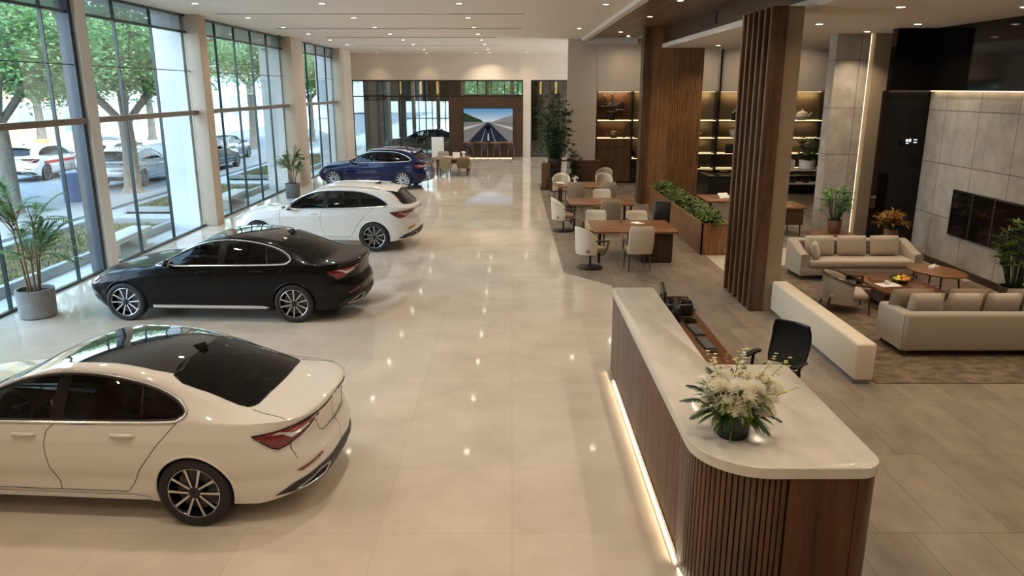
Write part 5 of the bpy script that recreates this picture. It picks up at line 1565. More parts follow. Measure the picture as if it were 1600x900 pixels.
def mum(c, r, seed, mat=M_PETAL, flat=.75):
    rr = random.Random(seed); m = MB(); n = 90; c = Vector(c)
    m.ball(c, r * .55, r * .55, r * .5, 10, 8)
    for i in range(n):
        ph = i * 2.39996; zz = 1 - 1.35 * (i + .5) / n; q = sqrt(max(0, 1 - zz * zz)); d = Vector((q * cos(ph), q * sin(ph), zz * flat + .15)).normalized()
        leaf_blade(m, c + d * r * .35, d, Vector((-d.y, d.x, .3)), r * rr.uniform(.62, .8), r * .16, .10, 2, fold=.5)
    return m.build('blossom', mat, t, smooth=False)
heads = [(.0, -.08, .42, .085), (-.13, -.05, .42, .075), (.12, -.10, .43, .07), (.2, .04, .44, .065), (.29, -.03, .40, .06), (-.21, -.04, .32, .055), (-.085, -.12, .30, .095), (.045, -.14, .345, .10), (-.01, -.17, .265, .072), (.225, -.05, .335, .072), (.215, -.09, .235, .075), (-.17, .03, .36, .06), (.11, -.03, .40, .07), (.30, .06, .27, .06), (-.06, .10, .44, .075), (.14, .14, .42, .065), (-.20, .13, .40, .06)]
for i, (x, y, z, r) in enumerate(heads): mum((x, y, z), r * 1.15, i)
def spray(p0, p1, n, r, mat, seed):
    rr = random.Random(seed); m = MB(); p0 = Vector(p0); p1 = Vector(p1)
    for i in range(n):
        u = .35 + .65 * i / (n - 1); c = p0.lerp(p1, u) + Vector((rr.gauss(0, .012), rr.gauss(0, .012), 0))
        s = r * (1.25 - .7 * u)
        for k in range(5):
            a = 2 * pi * k / 5 + rr.random(); leaf_blade(m, c, (cos(a), sin(a), .5), (0, 0, 1), s * 1.5, s * .5, .2, 2)
    o = m.build('flower_spray', mat, t, smooth=False)
    st = MB(); st.tube([p0, p0.lerp(p1, .5), p1], [.0035, .003, .0015], 5); st.build('spray_stem', M_LEAF, o)
for i, (p0, p1, mt) in enumerate([((.1, .0, .3), (.42, .05, .62), M_PETALY), ((.1, .05, .3), (.33, .10, .64), M_PETALY), ((.0, .1, .3), (.06, .14, .66), M_PETALY), ((-.05, .05, .3), (-.2, .1, .66), M_PETALY), ((.05, .1, .3), (.13, .2, .64), M_PETAL), ((.15, .0, .25), (.46, -.05, .42), M_PETALY), ((-.1, .1, .3), (-.14, .22, .58), M_PETAL), ((.0, .0, .3), (.02, -.02, .52), M_PETALP), ((.1, .05, .3), (.20, .02, .5), M_PETALP), ((-.05, .12, .3), (-.03, .2, .6), M_PETALP), ((-.1, -.05, .25), (-.28, -.02, .5), M_PETAL)]):
    spray(p0, p1, 11, .026, mt, i)

# ------------------------------------------------------------------ low upholstered divider and rug
b = MB(); b.box(4.92, 9.35, 9.55, 16.6, .004, .018, .004); struct(b, 'rug_floor', M_RUG, 'mottled brown rug of the lounge')
t = thing('bench_divider', 'long cream padded low divider between counter and lounge', 'divider', (4.735, 11.25, 0))
b = MB(); b.box(-.135, .135, -1.73, 1.70, .05, .585, .045, 4); b.build('padded_body', M_CREAMLEATHER, t)
b = MB(); b.box(-.125, .10, -1.70, 1.68, 0, .05); b.build('toe_kick', plain('brushed_steel_plinth', srgb(150, 150, 152), .35, .8), t)

# ------------------------------------------------------------------ sofas
sofa('taupe sofa seen from behind at the edge of the rug', (7.35, 10.98, .018), 0, 3.2, .88, .665, arm=.63)
for i, (x, z, lean, lb) in enumerate([(6.20, .44, .25, 'taupe cushion at the arm end of the sofa seen from behind'), (6.78, .44, .22, 'taupe cushion second from the arm of the sofa seen from behind'), (7.36, .44, .25, 'taupe cushion third from the arm of the sofa seen from behind'), (7.95, .44, .22, 'taupe cushion at the frame edge of the sofa seen from behind')]):
    pillow(lb, x, 10.90, z + .06, 0, .54, .44, .19, .22)
for i, (x, lb) in enumerate([(6.10, 'larger pale cushion propped in front, beside the sofa arm'), (6.98, 'larger pale cushion propped in front, along the middle of the sofa seen from behind'), (7.85, 'larger pale cushion propped in front, toward the frame edge')]):
    pillow(lb, x, 11.16, .46, 0, .66, .50, .16, .30, mat=M_CHAIR2)
sofa('taupe three cushion sofa facing the camera across the coffee table', (7.22, 15.62, .018), pi, 2.56, .92, .74, arm=.55, curved=True)
for x, lb in ((6.52, 'taupe back cushion nearest the slatted column on the far sofa'), (7.20, 'taupe back cushion in the middle of the far sofa'), (7.90, 'taupe back cushion nearest the stone wall on the far sofa')):
    pillow(lb, x, 15.72, .44, pi, .64, .44, .18, .25)
pillow('small taupe cushion leaning on the arm of the far sofa', 6.32, 15.42, .44, -pi / 2 - .5, .42, .36, .14, .3)

# lounge armchair
t = thing('lounge_armchair', 'low taupe lounge armchair with wooden frame beside the coffee table', 'armchair', (5.98, 13.1, .018), radians(-103))
b = MB(); b.box(-.32, .32, -.30, .34, .24, .37, .06, 3); b.build('seat_cushion', M_SOFA2, t)
b = MB(); shell(b, .40, .38, .17, lambda u: .50 + .17 * sin(pi * u) ** .8, .06, radians(-100), radians(100), 28, 8, .06); b.build('backrest', M_SOFA, t, fix=True, angle=60)
b = MB()
b.tube([(.43 * sin(radians(a)), -.42 * cos(radians(a)), .54 + .15 * max(0, cos(radians(a) * .9)) ** .8) for a in range(-100, 101, 10)], .022, 8); b.build('top_rail', M_LEGWOOD, t)
for s in (-1, 1):
    b = MB(); b.tube([(s * .40, .36, .53), (s * .38, .33, .28), (s * .36, .36, 0)], [.022, .022, .014], 8); b.tube([(s * .405, .10, .545), (s * .41, .36, .53)], .022, 8); b.build('leg', M_LEGWOOD, t)
    b = MB(); b.tube([(s * .26, -.28, .26), (s * .30, -.36, 0)], [.022, .014], 8); b.build('leg', M_LEGWOOD, t)

# coffee table
t = thing('coffee_table', 'square dark walnut coffee table on the lounge rug', 'coffee table', (7.06, 13.42, .018))
b = MB(); b.box(-.54, .54, -.68, .68, .355, .40, .006); b.build('tabletop', wood('glossy_walnut_top', srgb(74, 42, 24), srgb(120, 74, 44), .14, 'x'), t)
for sx in (-1, 1):
    for sy in (-1, 1):
        b = MB(); b.box(sx * .44 - .04, sx * .44 + .04, sy * .56 - .04, sy * .56 + .04, 0, .355, .004); b.build('leg', M_DARKWOOD, t)
b = MB(); b.box(-.42, .42, -.54, .54, .10, .13); b.build('lower_shelf', M_DARKWOOD, t)
t = thing('tray', 'white tray with a paper on the coffee table', 'tray', (6.80, 13.22, .419), .15)
b = MB(); b.prism(rrect(-.19, .19, -.13, .13, .03), 0, .008); b.build('tray_base', plain('white_tray', srgb(238, 236, 232), .3), t)
b = MB(); ring = [(x, y, .016) for x, y in rrect(-.19, .19, -.13, .13, .03)]; b.tube(ring, .009, 6, closed=True); b.build('rim', plain('white_tray', srgb(238, 236, 232), .3), t)
t = thing('coffee_cup', 'white cup standing on the white tray', 'cup', (6.80, 13.26, .4275))
b = MB(); b.lathe([(0, 0), (.03, 0), (.045, .07), (.042, .07), (.028, .008), (0, .008)], 20); b.build('cup_body', plain('white_china', srgb(240, 238, 234), .2), t)
b = MB(); b.tube([(.04, 0, .055), (.062, 0, .05), (.062, 0, .025), (.036, 0, .018)], .005, 6); b.build('handle', plain('white_china', srgb(240, 238, 234), .2), t)
t = thing('fruit_bowl', 'dark glass bowl of fruit on the coffee table', 'bowl', (7.14, 13.45, .419))
b = MB(); b.lathe([(0, 0), (.10, 0), (.21, .085), (.20, .085), (.095, .012), (0, .012)], 28); b.build('bowl', glass('bowl_glass', (.5, .52, .5), 1.5), t)
for i, (nm, lb, c, r, x, y, z, sy) in enumerate([
    ('orange', 'orange at the front of the fruit bowl', srgb(232, 150, 40), .045, .02, -.09, .09, 1), ('orange', 'orange at the stone wall end of the fruit bowl', srgb(232, 150, 40), .045, .11, -.03, .095, 1), ('orange', 'orange on top of the fruit heap', srgb(236, 160, 50), .043, .05, .0, .135, 1),
    ('lemon', 'yellow lemon at the back of the fruit bowl', srgb(236, 200, 70), .038, .07, .08, .095, 1.35), ('lemon', 'yellow lemon in the middle of the fruit bowl', srgb(236, 200, 70), .038, -.03, .03, .12, 1.35),
    ('lime', 'green lime at the armchair side of the fruit bowl', srgb(150, 176, 60), .036, -.10, .03, .095, 1.2), ('pear', 'pale green pear in the fruit bowl', srgb(196, 196, 90), .040, -.08, -.06, .09, 1.5)]):
    b = MB(); b.ball((0, 0, 0), r * sy, r, r, 16, 12)
    if nm in ('lemon', 'pear'): b.ball((r * sy * .9, 0, 0), r * .35, r * .3, r * .3, 8, 6)
    f = b.build(nm, plain(nm + '_peel', c, .4, var=.08, scale=30, bumpy=.05), loc=(7.14 + x, 13.45 + y, .419 + z - .03), rot=(0, 0, i * 1.1)); tag(f, lb, 'fruit', 'fruit in the bowl')

# round side table by the stone wall
t = thing('side_table', 'oval wooden side table near the stone wall, beside the coffee table', 'side table', (8.12, 14.05, .018), .35)
b = MB(); b.lathe([(0, .455), (.44, .455), (.46, .47), (.46, .485), (.44, .495), (.40, .490), (0, .488)], 40, Matrix.Scale(1.3, 4, (0, 1, 0)) @ Matrix.Scale(.9, 4, (1, 0, 0))); b.build('tabletop', M_WALNUT_X, t)
for k in range(4):
    a = pi / 4 + k * pi / 2
    b = MB(); b.tube([(.37 * cos(a), .5 * sin(a), 0), (.30 * cos(a), .42 * sin(a), .46)], [.012, .022], 8); b.build('leg', M_LEGWOOD, t)
t = thing('tissue_box', 'small white tissue box on the oval side table', 'tissue box', (8.12, 14.15, .506), .4)
b = MB(); b.box(-.09, .09, -.06, .06, 0, .07, .006); b.build('box_body', M_WHITETRIM, t)
b = MB(); b.cushion(.06, .04, .05, M=T(0, 0, .08)); b.build('tissue', M_WHITETRIM, t)

# tables with plants behind the sofa
def small_table(label, x, y, w, d, h, mat, z0=0.004):
    t = thing('console_table', label, 'side table', (x, y, z0))
    b = MB(); b.prism(rrect(-w / 2, w / 2, -d / 2, d / 2, min(w, d) * .3), h - .045, h); b.build('tabletop', mat, t, angle=40)
    for sx in (-1, 1):
        for sy in (-1, 1):
            b = MB(); b.tube([(sx * (w / 2 - .08), sy * (d / 2 - .08), 0), (sx * (w / 2 - .11), sy * (d / 2 - .1), h - .045)], [.014, .022], 8); b.build('leg', M_LEGWOOD, t)
    return t
small_table('pale wood table under the green potted plant by the stone pillar', 7.86, 18.25, 1.0, .62, .44, M_OAKISH, 0)
small_table('curved wood table under the bronze leafed plant behind the far sofa', 8.62, 16.9, .62, .9, .46, M_OAKISH)
POT_T = [(0, 0), (.12, 0), (.135, .02), (.165, .31), (.17, .33), (.155, .33), (.15, .29)]
bushy_plant('green lady palm in a brown pot on the pale wood table', (7.88, 18.25, .44), POT_T, M_POTBROWN, .29, .92, .40, 52, 21, M_LEAFD if False else M_PALM, 'potted_plant', 8, .26, .02)
bushy_plant('bronze leafed plant in a brown pot behind the far sofa', (8.62, 16.95, .464), [(0, 0), (.11, 0), (.13, .02), (.15, .30), (.155, .32), (.14, .32), (.135, .28)], M_POTBROWN, .28, .46, .30, 30, 22, M_LEAFO, 'potted_plant', 8, .26, .022)
bushy_plant('tall green plant cut by the frame beside the stone wall', (8.95, 13.05, .004), [(0, 0), (.17, 0), (.19, .03), (.22, .42), (.225, .45), (.205, .45), (.2, .40)], M_POTDARK, .40, 1.35, .34, 60, 23, M_LEAF, 'potted_plant', 8, .24, .02)

# wall screen in the stone wall
t = thing('wall_screen', 'wide black three panel screen on the stone wall', 'screen', (9.6, 14.4, 1.27))
b = MB(); b.box(-.05, 0, -1.95, 1.95, -.49, .49, .004); b.build('screen_case', M_SATINBLACK, t)
for y0, y1 in ((-1.92, .42), (.50, 1.16), (1.24, 1.92)):
    b = MB(); b.box(-.056, -.05, y0, y1, -.46, .46); b.build('screen_panel', M_GLOSSBLACK, t)
for y in (.46, 1.20):
    b = MB(); b.box(-.058, -.05, y - .03, y + .03, -.46, .46); b.build('divider', plain('dark_steel_divider', srgb(70, 64, 58), .3, .7), t)
# small lit panel on the tall dark panel
t = thing('wall_mounted_display', 'small lit control display on the tall dark panel', 'display', (9.3, 17.85, 2.68))
b = MB(); b.box(-.28, .28, -.03, 0, -.09, .09, .005); b.build('display_case', M_GLOSSBLACK, t)
for x0, x1, z0, z1 in ((-.16, -.10, .0, .05), (-.08, -.04, -.01, .06), (.02, .10, .03, .05), (.02, .10, -.03, -.01), (-.15, -.09, -.05, -.03)):
    b = MB(); b.box(x0, x1, -.032, -.03, z0, z1); b.build('status_light', glow('cool_status_light', (.75, .9, 1.), 1.4), t)

# ------------------------------------------------------------------ sales desks
desk('walnut desk nearest the reception counter, with a closed pedestal', 1.86, 3.76, 16.78, 18.33)
desk('walnut desk in the middle of the row of sales desks', 1.62, 3.42, 20.95, 22.3, ped=False)
desk('walnut desk farthest down the row of sales desks', 1.5, 3.4, 24.85, 26.2, ped=False)
tub_chair('cream swivel chair on a black disc at the nearest desk', (1.72, 16.42, .004), radians(-62))
tall_chair('tall cream chair with its back to the camera at the nearest desk', (2.76, 16.25, .004), radians(4))
tall_chair('low cream armchair behind the nearest desk, at the aisle end', (2.1, 18.85, .004), radians(172), high=.86)
tall_chair('low cream armchair behind the nearest desk, beside the planter', (3.22, 18.9, .004), radians(184), high=.84)
tub_chair('cream swivel chair beside the middle desk', (1.42, 20.95, .004), radians(-80))
tall_chair('tall taupe chair with its back to the camera at the middle desk', (2.62, 20.3, .004), radians(3), fab=M_CHAIR2)
tall_chair('shorter cream chair tucked behind the tall taupe chair', (2.75, 22.75, .004), radians(180), high=.9)
tall_chair('tall taupe chair at the farthest desk, nearest the aisle', (2.02, 24.2, .004), radians(2), fab=M_CHAIR2)
tall_chair('tall taupe chair at the farthest desk, nearest the planter', (3.05, 24.15, .004), radians(-3), fab=M_CHAIR2)
tub_chair('cream armchair on the far side of the farthest desk', (3.3, 27.0, .004), radians(190), swivel=False, name='armchair')
tub_chair('pale tub chair standing by the walnut display cabinet', (3.5, 28.9, .004), radians(160), swivel=False, name='armchair', fab=M_CHAIR2)
tub_chair('cream armchair at the aisle end of the farthest desk', (1.75, 26.9, .004), radians(176), swivel=False, name='armchair')
t = thing('task_chair', 'black high backed task chair beside the planter', 'office chair', (3.82, 19.35, .004), radians(160))
b = MB(); b.box(-.24, .24, -.22, .24, .42, .50, .04, 3); b.build('seat', M_SATINBLACK, t)
b = MB(); b.box(-.22, .22, -.05, .05, .0, .58, .045, 3, M=T(0, -.27, .46, rx=.14)); b.build('backrest', M_SATINBLACK, t)
b = MB(); b.tube([(0, 0, .05), (0, 0, .42)], .03, 10); b.build('gas_lift', M_SATINBLACK, t)
for k in range(5):
    a = 2 * pi * k / 5; b = MB(); b.tube([(0, 0, .08), (.28 * cos(a), .28 * sin(a), .03)], [.03, .02], 8); b.build('base_arm', M_SATINBLACK, t)
# small things on the desks
def glass_cup(label, x, y, z=.751):
    b = MB(); b.lathe([(0, 0), (.03, 0), (.034, .09), (.031, .09), (.027, .008), (0, .008)], 16)
    tag(b.build('drinking_glass', glass('drinking_glass', (.85, .86, .84), 1.5, boost=1.5), loc=(x, y, z)), label, 'glass')
glass_cup('small glass on the nearest desk', 2.62, 17.95)
def paper_stack(label, x, y, z, rz, w=.21, d=.3):
    b = MB(); b.box(-w / 2, w / 2, -d / 2, d / 2, 0, .012, .002); tag(b.build('brochure', plain('white_paper', srgb(236, 230, 220), .6), loc=(x, y, z), rot=(0, 0, rz)), label, 'brochure')
paper_stack('white brochure lying on the nearest desk', 3.0, 17.9, .751, .4)
def desk_vase(label, x, y, z, seed):
    t = thing('desk_flowers', label, 'flower vase', (x, y, z))
    b = MB(); b.lathe([(0, 0), (.05, 0), (.065, .05), (.045, .12), (.04, .12), (.05, .05), (0, .01)], 18); b.build('vase', plain('white_china', srgb(240, 238, 234), .2), t)
    rnd = random.Random(seed); m = MB(); g = MB()
    for k in range(12):
        a = rnd.uniform(0, 6.28); r = rnd.uniform(.0, .09); m.ball((r * cos(a), r * sin(a), rnd.uniform(.15, .24)), .028, nu=8, nv=6)
        leaf_blade(g, (0, 0, .11), (cos(a), sin(a), .8), (0, 0, 1), .12, .015, .3, 3)
    m.build('blossoms', M_PETAL, t); g.build('leaves', M_LEAFD, t)
desk_vase('little white vase of flowers on the farthest desk', 2.15, 25.7, .751, 1)
t = thing('card_stand', 'white card stand on the farthest desk', 'card stand', (1.8, 25.5, .751), .2)
b = MB(); b.box(-.07, .07, -.012, .012, .015, .32, .003); b.build('card', M_WHITETRIM, t); b = MB(); b.box(-.09, .09, -.05, .05, 0, .015, .003); b.build('foot', M_WHITETRIM, t)
paper_stack('white papers at the aisle end of the farthest desk', 1.68, 25.9, .751, .1, .3, .4)

# leafy planter box
t = thing('planter_box', 'long walnut planter box beside the sales desks', 'planter', (4.86, 21.3, 0.004))
b = MB()
b.box(-.34, -.30, -3.55, 3.55, 0, .76, .003); b.box(.30, .34, -3.55, 3.55, 0, .76, .003); b.box(-.34, .34, -3.55, -3.51, 0, .76, .003); b.box(-.34, .34, 3.51, 3.55, 0, .76, .003)
b.build('box', M_OAKISH, t)
b = MB(); b.box(-.36, .36, -3.57, -3.50, .735, .765, .003); b.box(-.36, -.29, -3.57, 3.57, .735, .765, .003); b.box(.29, .36, -3.57, 3.57, .735, .765, .003); b.build('rim', M_OAKISH, t)
b = MB(); b.box(-.30, .30, -3.51, 3.51, .5, .66); b.build('soil', M_SOIL, t)
def planter_plant(seed):
    rnd = random.Random(seed); lf = MB(); st = MB()
    for k in range(30):
        a = rnd.uniform(0, 2 * pi); q = sqrt(rnd.random()); x, y = .16 * q * cos(a), .17 * q * sin(a)
        top = Vector((x * 1.5, y * 1.5, rnd.uniform(.06, .26)))
        st.tube([(x, y, -.03), top], [.006, .004], 5)
        for j in range(7):
            az = 2 * pi * j / 7 + rnd.uniform(-.4, .4); e = rnd.uniform(.1, 1.1)
            leaf_blade(lf, top, (cos(az) * cos(e), sin(az) * cos(e), sin(e)), (0, 0, 1), rnd.uniform(.17, .28), rnd.uniform(.021, .033), .4, 3)
    return st, lf
PL = []
n = 17
for i in range(n):
    y = 17.98 + 6.64 * i / (n - 1)
    if i < 4:
        t = thing('leafy_plant', 'leafy green plant growing in the long walnut planter', 'plant', (4.86, y, .665), 0, 'plants in the walnut planter')
        st, lf = planter_plant(40 + i); st.build('stems', M_LEAFD, t); lf.build('leaves', M_LEAF, t, smooth=False); PL.append(t)
    else:
        copy_tree(PL[i % 4], None, None, (4.86 + random.uniform(-.03, .03), y, .665), random.uniform(0, 6))
b = MB()
for k in range(9):
    a = k * 2.4; leaf_blade(b, (0, 0, 0), (cos(a), sin(a), .5), (0, 0, 1), .10, .03, .2, 3)
t = tag(b.build('red_flower', leafmat('dull_red_petal', srgb(150, 60, 44), srgb(176, 92, 60)), loc=(5.02, 20.6, .96)), 'small dull red flower head among the planter leaves', 'flower')

# ------------------------------------------------------------------ partitions by the far desks
t = thing('low_partition', 'walnut low partition wall under the beige wall end', 'partition', (2.6, 31.4, .004))
b = MB(); b.box(-.15, 1.0, -.06, .06, 0, .98, .004); b.build('panel', M_WALNUT, t); b = MB(); b.box(-1.15, 1.02, -.08, .08, .98, 1.03, .004); b.build('top_rail', M_OAKISH, t)
for x in (-1.1, -.6):
    b = MB(); b.box(x - .02, x + .02, -.02, .02, 0, .98); b.build('post', M_SATINBLACK, t)
t = thing('screen_panel', 'narrow walnut screen panel at the aisle edge of the sales area', 'partition', (1.3, 30.3, .004))
b = MB(); b.box(-.03, .03, -.45, .45, .03, 1.05, .004); b.box(-.14, .2, -.47, -.43, .03, 1.05); b.build('panel', M_WALNUT, t); b = MB(); b.box(-.16, .22, -.5, .5, 0, .03); b.build('foot', M_SATINBLACK, t)
bushy_plant('very tall dark plant in a brown pot in front of the narrow glass bay', (1.72, 30.75, .004), [(0, 0), (.22, 0), (.24, .03), (.28, 1.10), (.285, 1.15), (.26, 1.15), (.25, 1.08)], M_POTDARK, 1.1, 2.85, .74, 190, 31, M_LEAFD, 'potted_tree', 8, .28, .032, low=.08)
bushy_plant('small dark leafy plant beside the tall potted plant', (2.5, 30.85, .004), [(0, 0), (.16, 0), (.18, .02), (.2, .5), (.2, .52), (.185, .52), (.18, .46)], M_POTDARK, .5, .95, .3, 40, 32, M_LEAFD, 'potted_plant', 8, .24, .022)
t = thing('bar_chair', 'black metal chair beside the walnut screen panel', 'chair', (1.62, 29.7, .004), .4)
b = MB(); b.box(-.2, .2, -.2, .2, .44, .48, .015); b.build('seat', M_SATINBLACK, t); b = MB(); b.box(-.2, .2, -.22, -.19, .6, .85, .012); b.build('backrest', M_SATINBLACK, t)
for sx in (-1, 1):
    for sy in (-1, 1):
        b = MB(); b.tube([(sx * .2, sy * .2, 0), (sx * .18, sy * .19, .44 if sy > 0 else .85)], .012, 6); b.build('leg', M_SATINBLACK, t)

# ------------------------------------------------------------------ far desk by the blue car
t = thing('desk', 'wooden desk near the tail of the blue car', 'desk', (-2.75, 35.9, 0))
b = MB(); b.box(-.75, .75, -.9, .9, .70, .75, .006); b.build('desktop', M_WALNUT_X, t)
for sx in (-1, 1):
    for sy in (-1, 1):
        b = MB(); b.box(sx * .68 - .03, sx * .68 + .03, sy * .82 - .03, sy * .82 + .03, 0, .70); b.build('leg', M_LEGWOOD, t)
b = MB(); b.box(-.7, .7, -.85, -.82, .55, .70); b.build('apron', M_LEGWOOD, t)
tall_chair('taupe chair with its back to the camera at the desk by the blue car', (-3.02, 34.55, 0), radians(4), fab=M_CHAIR2, high=.92)
tall_chair('brown chair at the aisle corner of the desk by the blue car', (-2.2, 34.75, 0), radians(-6), fab=plain('brown_upholstery', srgb(112, 88, 64), .6), high=.86)
tall_chair('taupe chair on the far side of the desk by the blue car', (-3.4, 37.3, 0), radians(175), fab=M_CHAIR2, high=.9)
t = thing('laptop', 'open pale laptop on the desk by the blue car', 'laptop', (-2.6, 35.7, .751), .1)
b = MB(); b.box(-.17, .17, -.12, .12, 0, .018, .004); b.build('keyboard_deck', M_WHITETRIM, t); b = MB(); b.box(-.17, .17, -.008, .008, 0, .23, .004, M=T(0, .13, .012, rx=-.2)); b.build('lid', M_WHITETRIM, t)
desk_vase('little white flower vase on the desk by the blue car', -2.3, 36.3, .751, 3)
paper_stack('white papers on the desk by the blue car', -3.0, 36.1, .751, .3, .3, .4)
t = thing('poster_stand', 'white poster stand behind the desk by the blue car', 'stand', (-3.7, 38.2, 0), .1)
b = MB(); b.box(-.30, .30, -.015, .015, .55, 1.55, .004); b.build('poster_board', plain('white_poster', srgb(216, 216, 212), .5), t); b = MB(); b.tube([(0, 0, 0), (0, 0, .55)], .02, 8); b.box(-.2, .2, -.15, .15, 0, .02, .004); b.build('stand_foot', M_SATINBLACK, t)

# ------------------------------------------------------------------ big screen and bar at the far wall
t = thing('video_screen', 'big wall screen showing a car on a highway', 'screen', (-1.38, 44.80, 1.82))
W2, H2 = 1.42, .94
b = MB(); b.box(-W2 - .02, W2 + .02, -.06, 0, -H2 - .02, H2 + .02); b.build('screen_case', M_SATINBLACK, t)
def pic(poly, col, s, y, nm='picture_area'):
    m = MB(); m.add([(x * W2, -y, z * H2) for x, z in poly], [tuple(range(len(poly)))]); m.build(nm, glow('screen_%d_%d_%d' % col, srgb(*col), s), t, smooth=False)
for i in range(8):
    z0, z1 = lerp(.2, 1, i / 8), lerp(.2, 1, (i + 1) / 8); u = i / 7
    pic([(-1, z0), (1, z0), (1, z1), (-1, z1)], (int(lerp(206, 96, u)), int(lerp(214, 150, u)), int(lerp(220, 196, u))), .8, .061, 'sky_band')
pic([(-1, .2), (-.2, .2), (-.3, .34), (-.62, .52), (-1, .78)], (58, 74, 52), .6, .0615, 'wooded_hill'); pic([(1, .2), (.15, .2), (.4, .34), (.7, .5), (1, .62)], (150, 142, 134), .7, .0615, 'bare_hill')
pic([(-1, .2), (1, .2), (1, -1), (-1, -1)], (142, 140, 136), .6, .0612, 'verge'); pic([(-.06, .16), (.06, .16), (.82, -1), (-.82, -1)], (46, 52, 66), .6, .062, 'road_surface')
pic([(-1, -.1), (-.1, .16), (-.08, .16), (-1, -.3)], (196, 194, 190), .7, .0622, 'guard_rail'); pic([(1, -.1), (.1, .16), (.08, .16), (1, -.3)], (196, 194, 190), .7, .0622, 'guard_rail')
pic([(-.008, .0), (.008, .0), (.02, -.3), (-.02, -.3)], (210, 212, 214), .7, .0625, 'lane_line'); pic([(-.02, -.5), (.02, -.5), (.035, -1), (-.035, -1)], (210, 212, 214), .7, .0625, 'lane_line')
pic([(-.3, -1), (-.27, -1), (-.035, .1), (-.04, .1)], (190, 192, 194), .6, .0625, 'lane_line'); pic([(.3, -1), (.27, -1), (.035, .1), (.04, .1)], (190, 192, 194), .6, .0625, 'lane_line')
pic([(-.10, -.30), (.08, -.30), (.10, -.12), (.05, .04), (-.05, .04), (-.11, -.12)], (22, 24, 28), .5, .063, 'pictured_car')
t = thing('bar_counter', 'low bar counter under the big wall screen', 'counter', (-1.36, 43.95, 0))
b = MB(); b.box(-1.45, 1.45, -.33, .33, .87, .92, .005); b.build('countertop', M_WALNUT_X, t); b = MB(); b.box(-1.40, 1.40, -.10, .30, .03, .87); b.build('front_panel', M_WALNUT_D, t); b = MB(); b.box(-1.35, 1.35, -.12, -.10, .012, .03); b.build('light_strip', M_LEDS, t)
for i, (x, lb) in enumerate([(-2.35, 'dark bar stool at the desk end of the bar'), (-1.55, 'dark bar stool second along the bar'), (-.85, 'dark bar stool third along the bar'), (-.05, 'dark bar stool at the pillar end of the bar')]):
    t = thing('bar_stool', lb, 'stool', (x, 43.2, 0), 0, 'stools at the bar')
    b = MB(); b.box(-.19, .19, -.19, .19, .60, .68, .03); b.build('seat', M_LEATHER if False else LEATHER, t); b = MB(); b.box(-.19, .19, -.21, -.17, .68, .92, .02); b.build('backrest', LEATHER, t)
    for sx in (-1, 1):
        for sy in (-1, 1):
            b = MB(); b.tube([(sx * .19, sy * .19, 0), (sx * .16, sy * .16, .60)], .016, 6); b.build('leg', M_DARKWOOD, t)
for i, (x, w, h) in enumerate([(-2.2, .36, .10), (-1.35, .30, .09), (-.6, .10, .14)]):
    b = MB(); b.lathe([(0, 0), (w * .4, 0), (w * .5, h * .5), (w * .3, h * .8), (w * .12, h), (0, h)], 18); tag(b.build('bowl', M_SATINBLACK, loc=(x, 43.9, .921)), ['wide dark bowl at the desk end of the bar', 'dark bowl in the middle of the bar', 'small dark jar at the pillar end of the bar'][i], 'bowl')

# ------------------------------------------------------------------ display shelves
SH = 31.95
M_NICHE = plain('dark_niche_back', srgb(112, 96, 70), .45, var=.06, scale=2)
def shelf_unit(label, x0, x1, shelves, back, cabinet=False, topz=3.78):
    cx = (x0 + x1) / 2; a = (x1 - x0) / 2
    t = thing('display_cabinet', label, 'shelving', (cx, SH + .05, 0))
    b = MB(); b.box(-a + .01, a - .01, .46, .50, 0, topz); b.build('back_panel', back, t)
    for s in (-1, 1):
        b = MB(); b.box(s * a - .015 - (.015 if s > 0 else -.015), s * a + .015 - (.015 if s > 0 else -.015), 0, .46, 0, topz); b.build('side_panel', M_SATINBLACK, t)
    b = MB(); b.box(-a, a, 0, .46, topz - .03, topz); b.build('top_panel', M_SATINBLACK, t)
    b = MB(); b.box(-a + .04, a - .04, .43, .45, topz - .04, topz - .03); b.build('light_strip', M_LEDS, t)
    for z in shelves:
        b = MB(); b.box(-a + .03, a - .03, 0, .44, z - .035, z); so = b.build('shelf', M_WALNUT_D, t)
        b = MB(); b.box(-a + .04, a - .04, -.004, .0, z - .016, z - .006); b.box(-a + .04, a - .04, .445, .458, z, z + .006); b.build('light_strip', M_LEDS, so)
    if cabinet:
        zc = shelves[-1] - .036; n = 2
        for k in range(n):
            u = -a + .03 + (2 * a - .06) * k / n; v = -a + .03 + (2 * a - .06) * (k + 1) / n
            b = MB(); b.box(u + .005, v - .005, .0, .03, .08, zc - .36); d_ = b.build('cabinet_door', M_WALNUT, t)
            b = MB(); b.box(u + .005, v - .005, .0, .03, zc - .35, zc); d_ = b.build('drawer', M_WALNUT, t)
            b = MB(); b.box((u + v) / 2 - .1, (u + v) / 2 + .1, -.012, 0, zc - .345, zc - .33); b.build('handle', M_SATINBLACK, d_)
        b = MB(); b.box(-a + .03, a - .03, .03, .44, .0, zc); b.build('carcass', M_DARKWOOD, t)
    else:
        b = MB(); b.box(-a + .03, a - .03, .02, .44, 0, shelves[-1] - .4); b.build('base_cabinet', M_SATINBLACK, t)
    return t
shelf_unit('lit walnut display cabinet beside the beige wall end', 3.5, 4.98, [2.6, 1.88], M_WALNUT, True)
shelf_unit('narrow lit shelving partly behind the fluted pier', 4.98, 6.7, [2.6, 1.88, 1.05], M_NICHE)
shelf_unit('lit shelving bay showing past the fluted pier', 6.7, 8.48, [2.6, 1.88, 1.25, .62], M_NICHE)
shelf_unit('lit shelving bay behind the slatted column', 8.52, 10.55, [2.6, 1.88, 1.25, .62], M_NICHE)
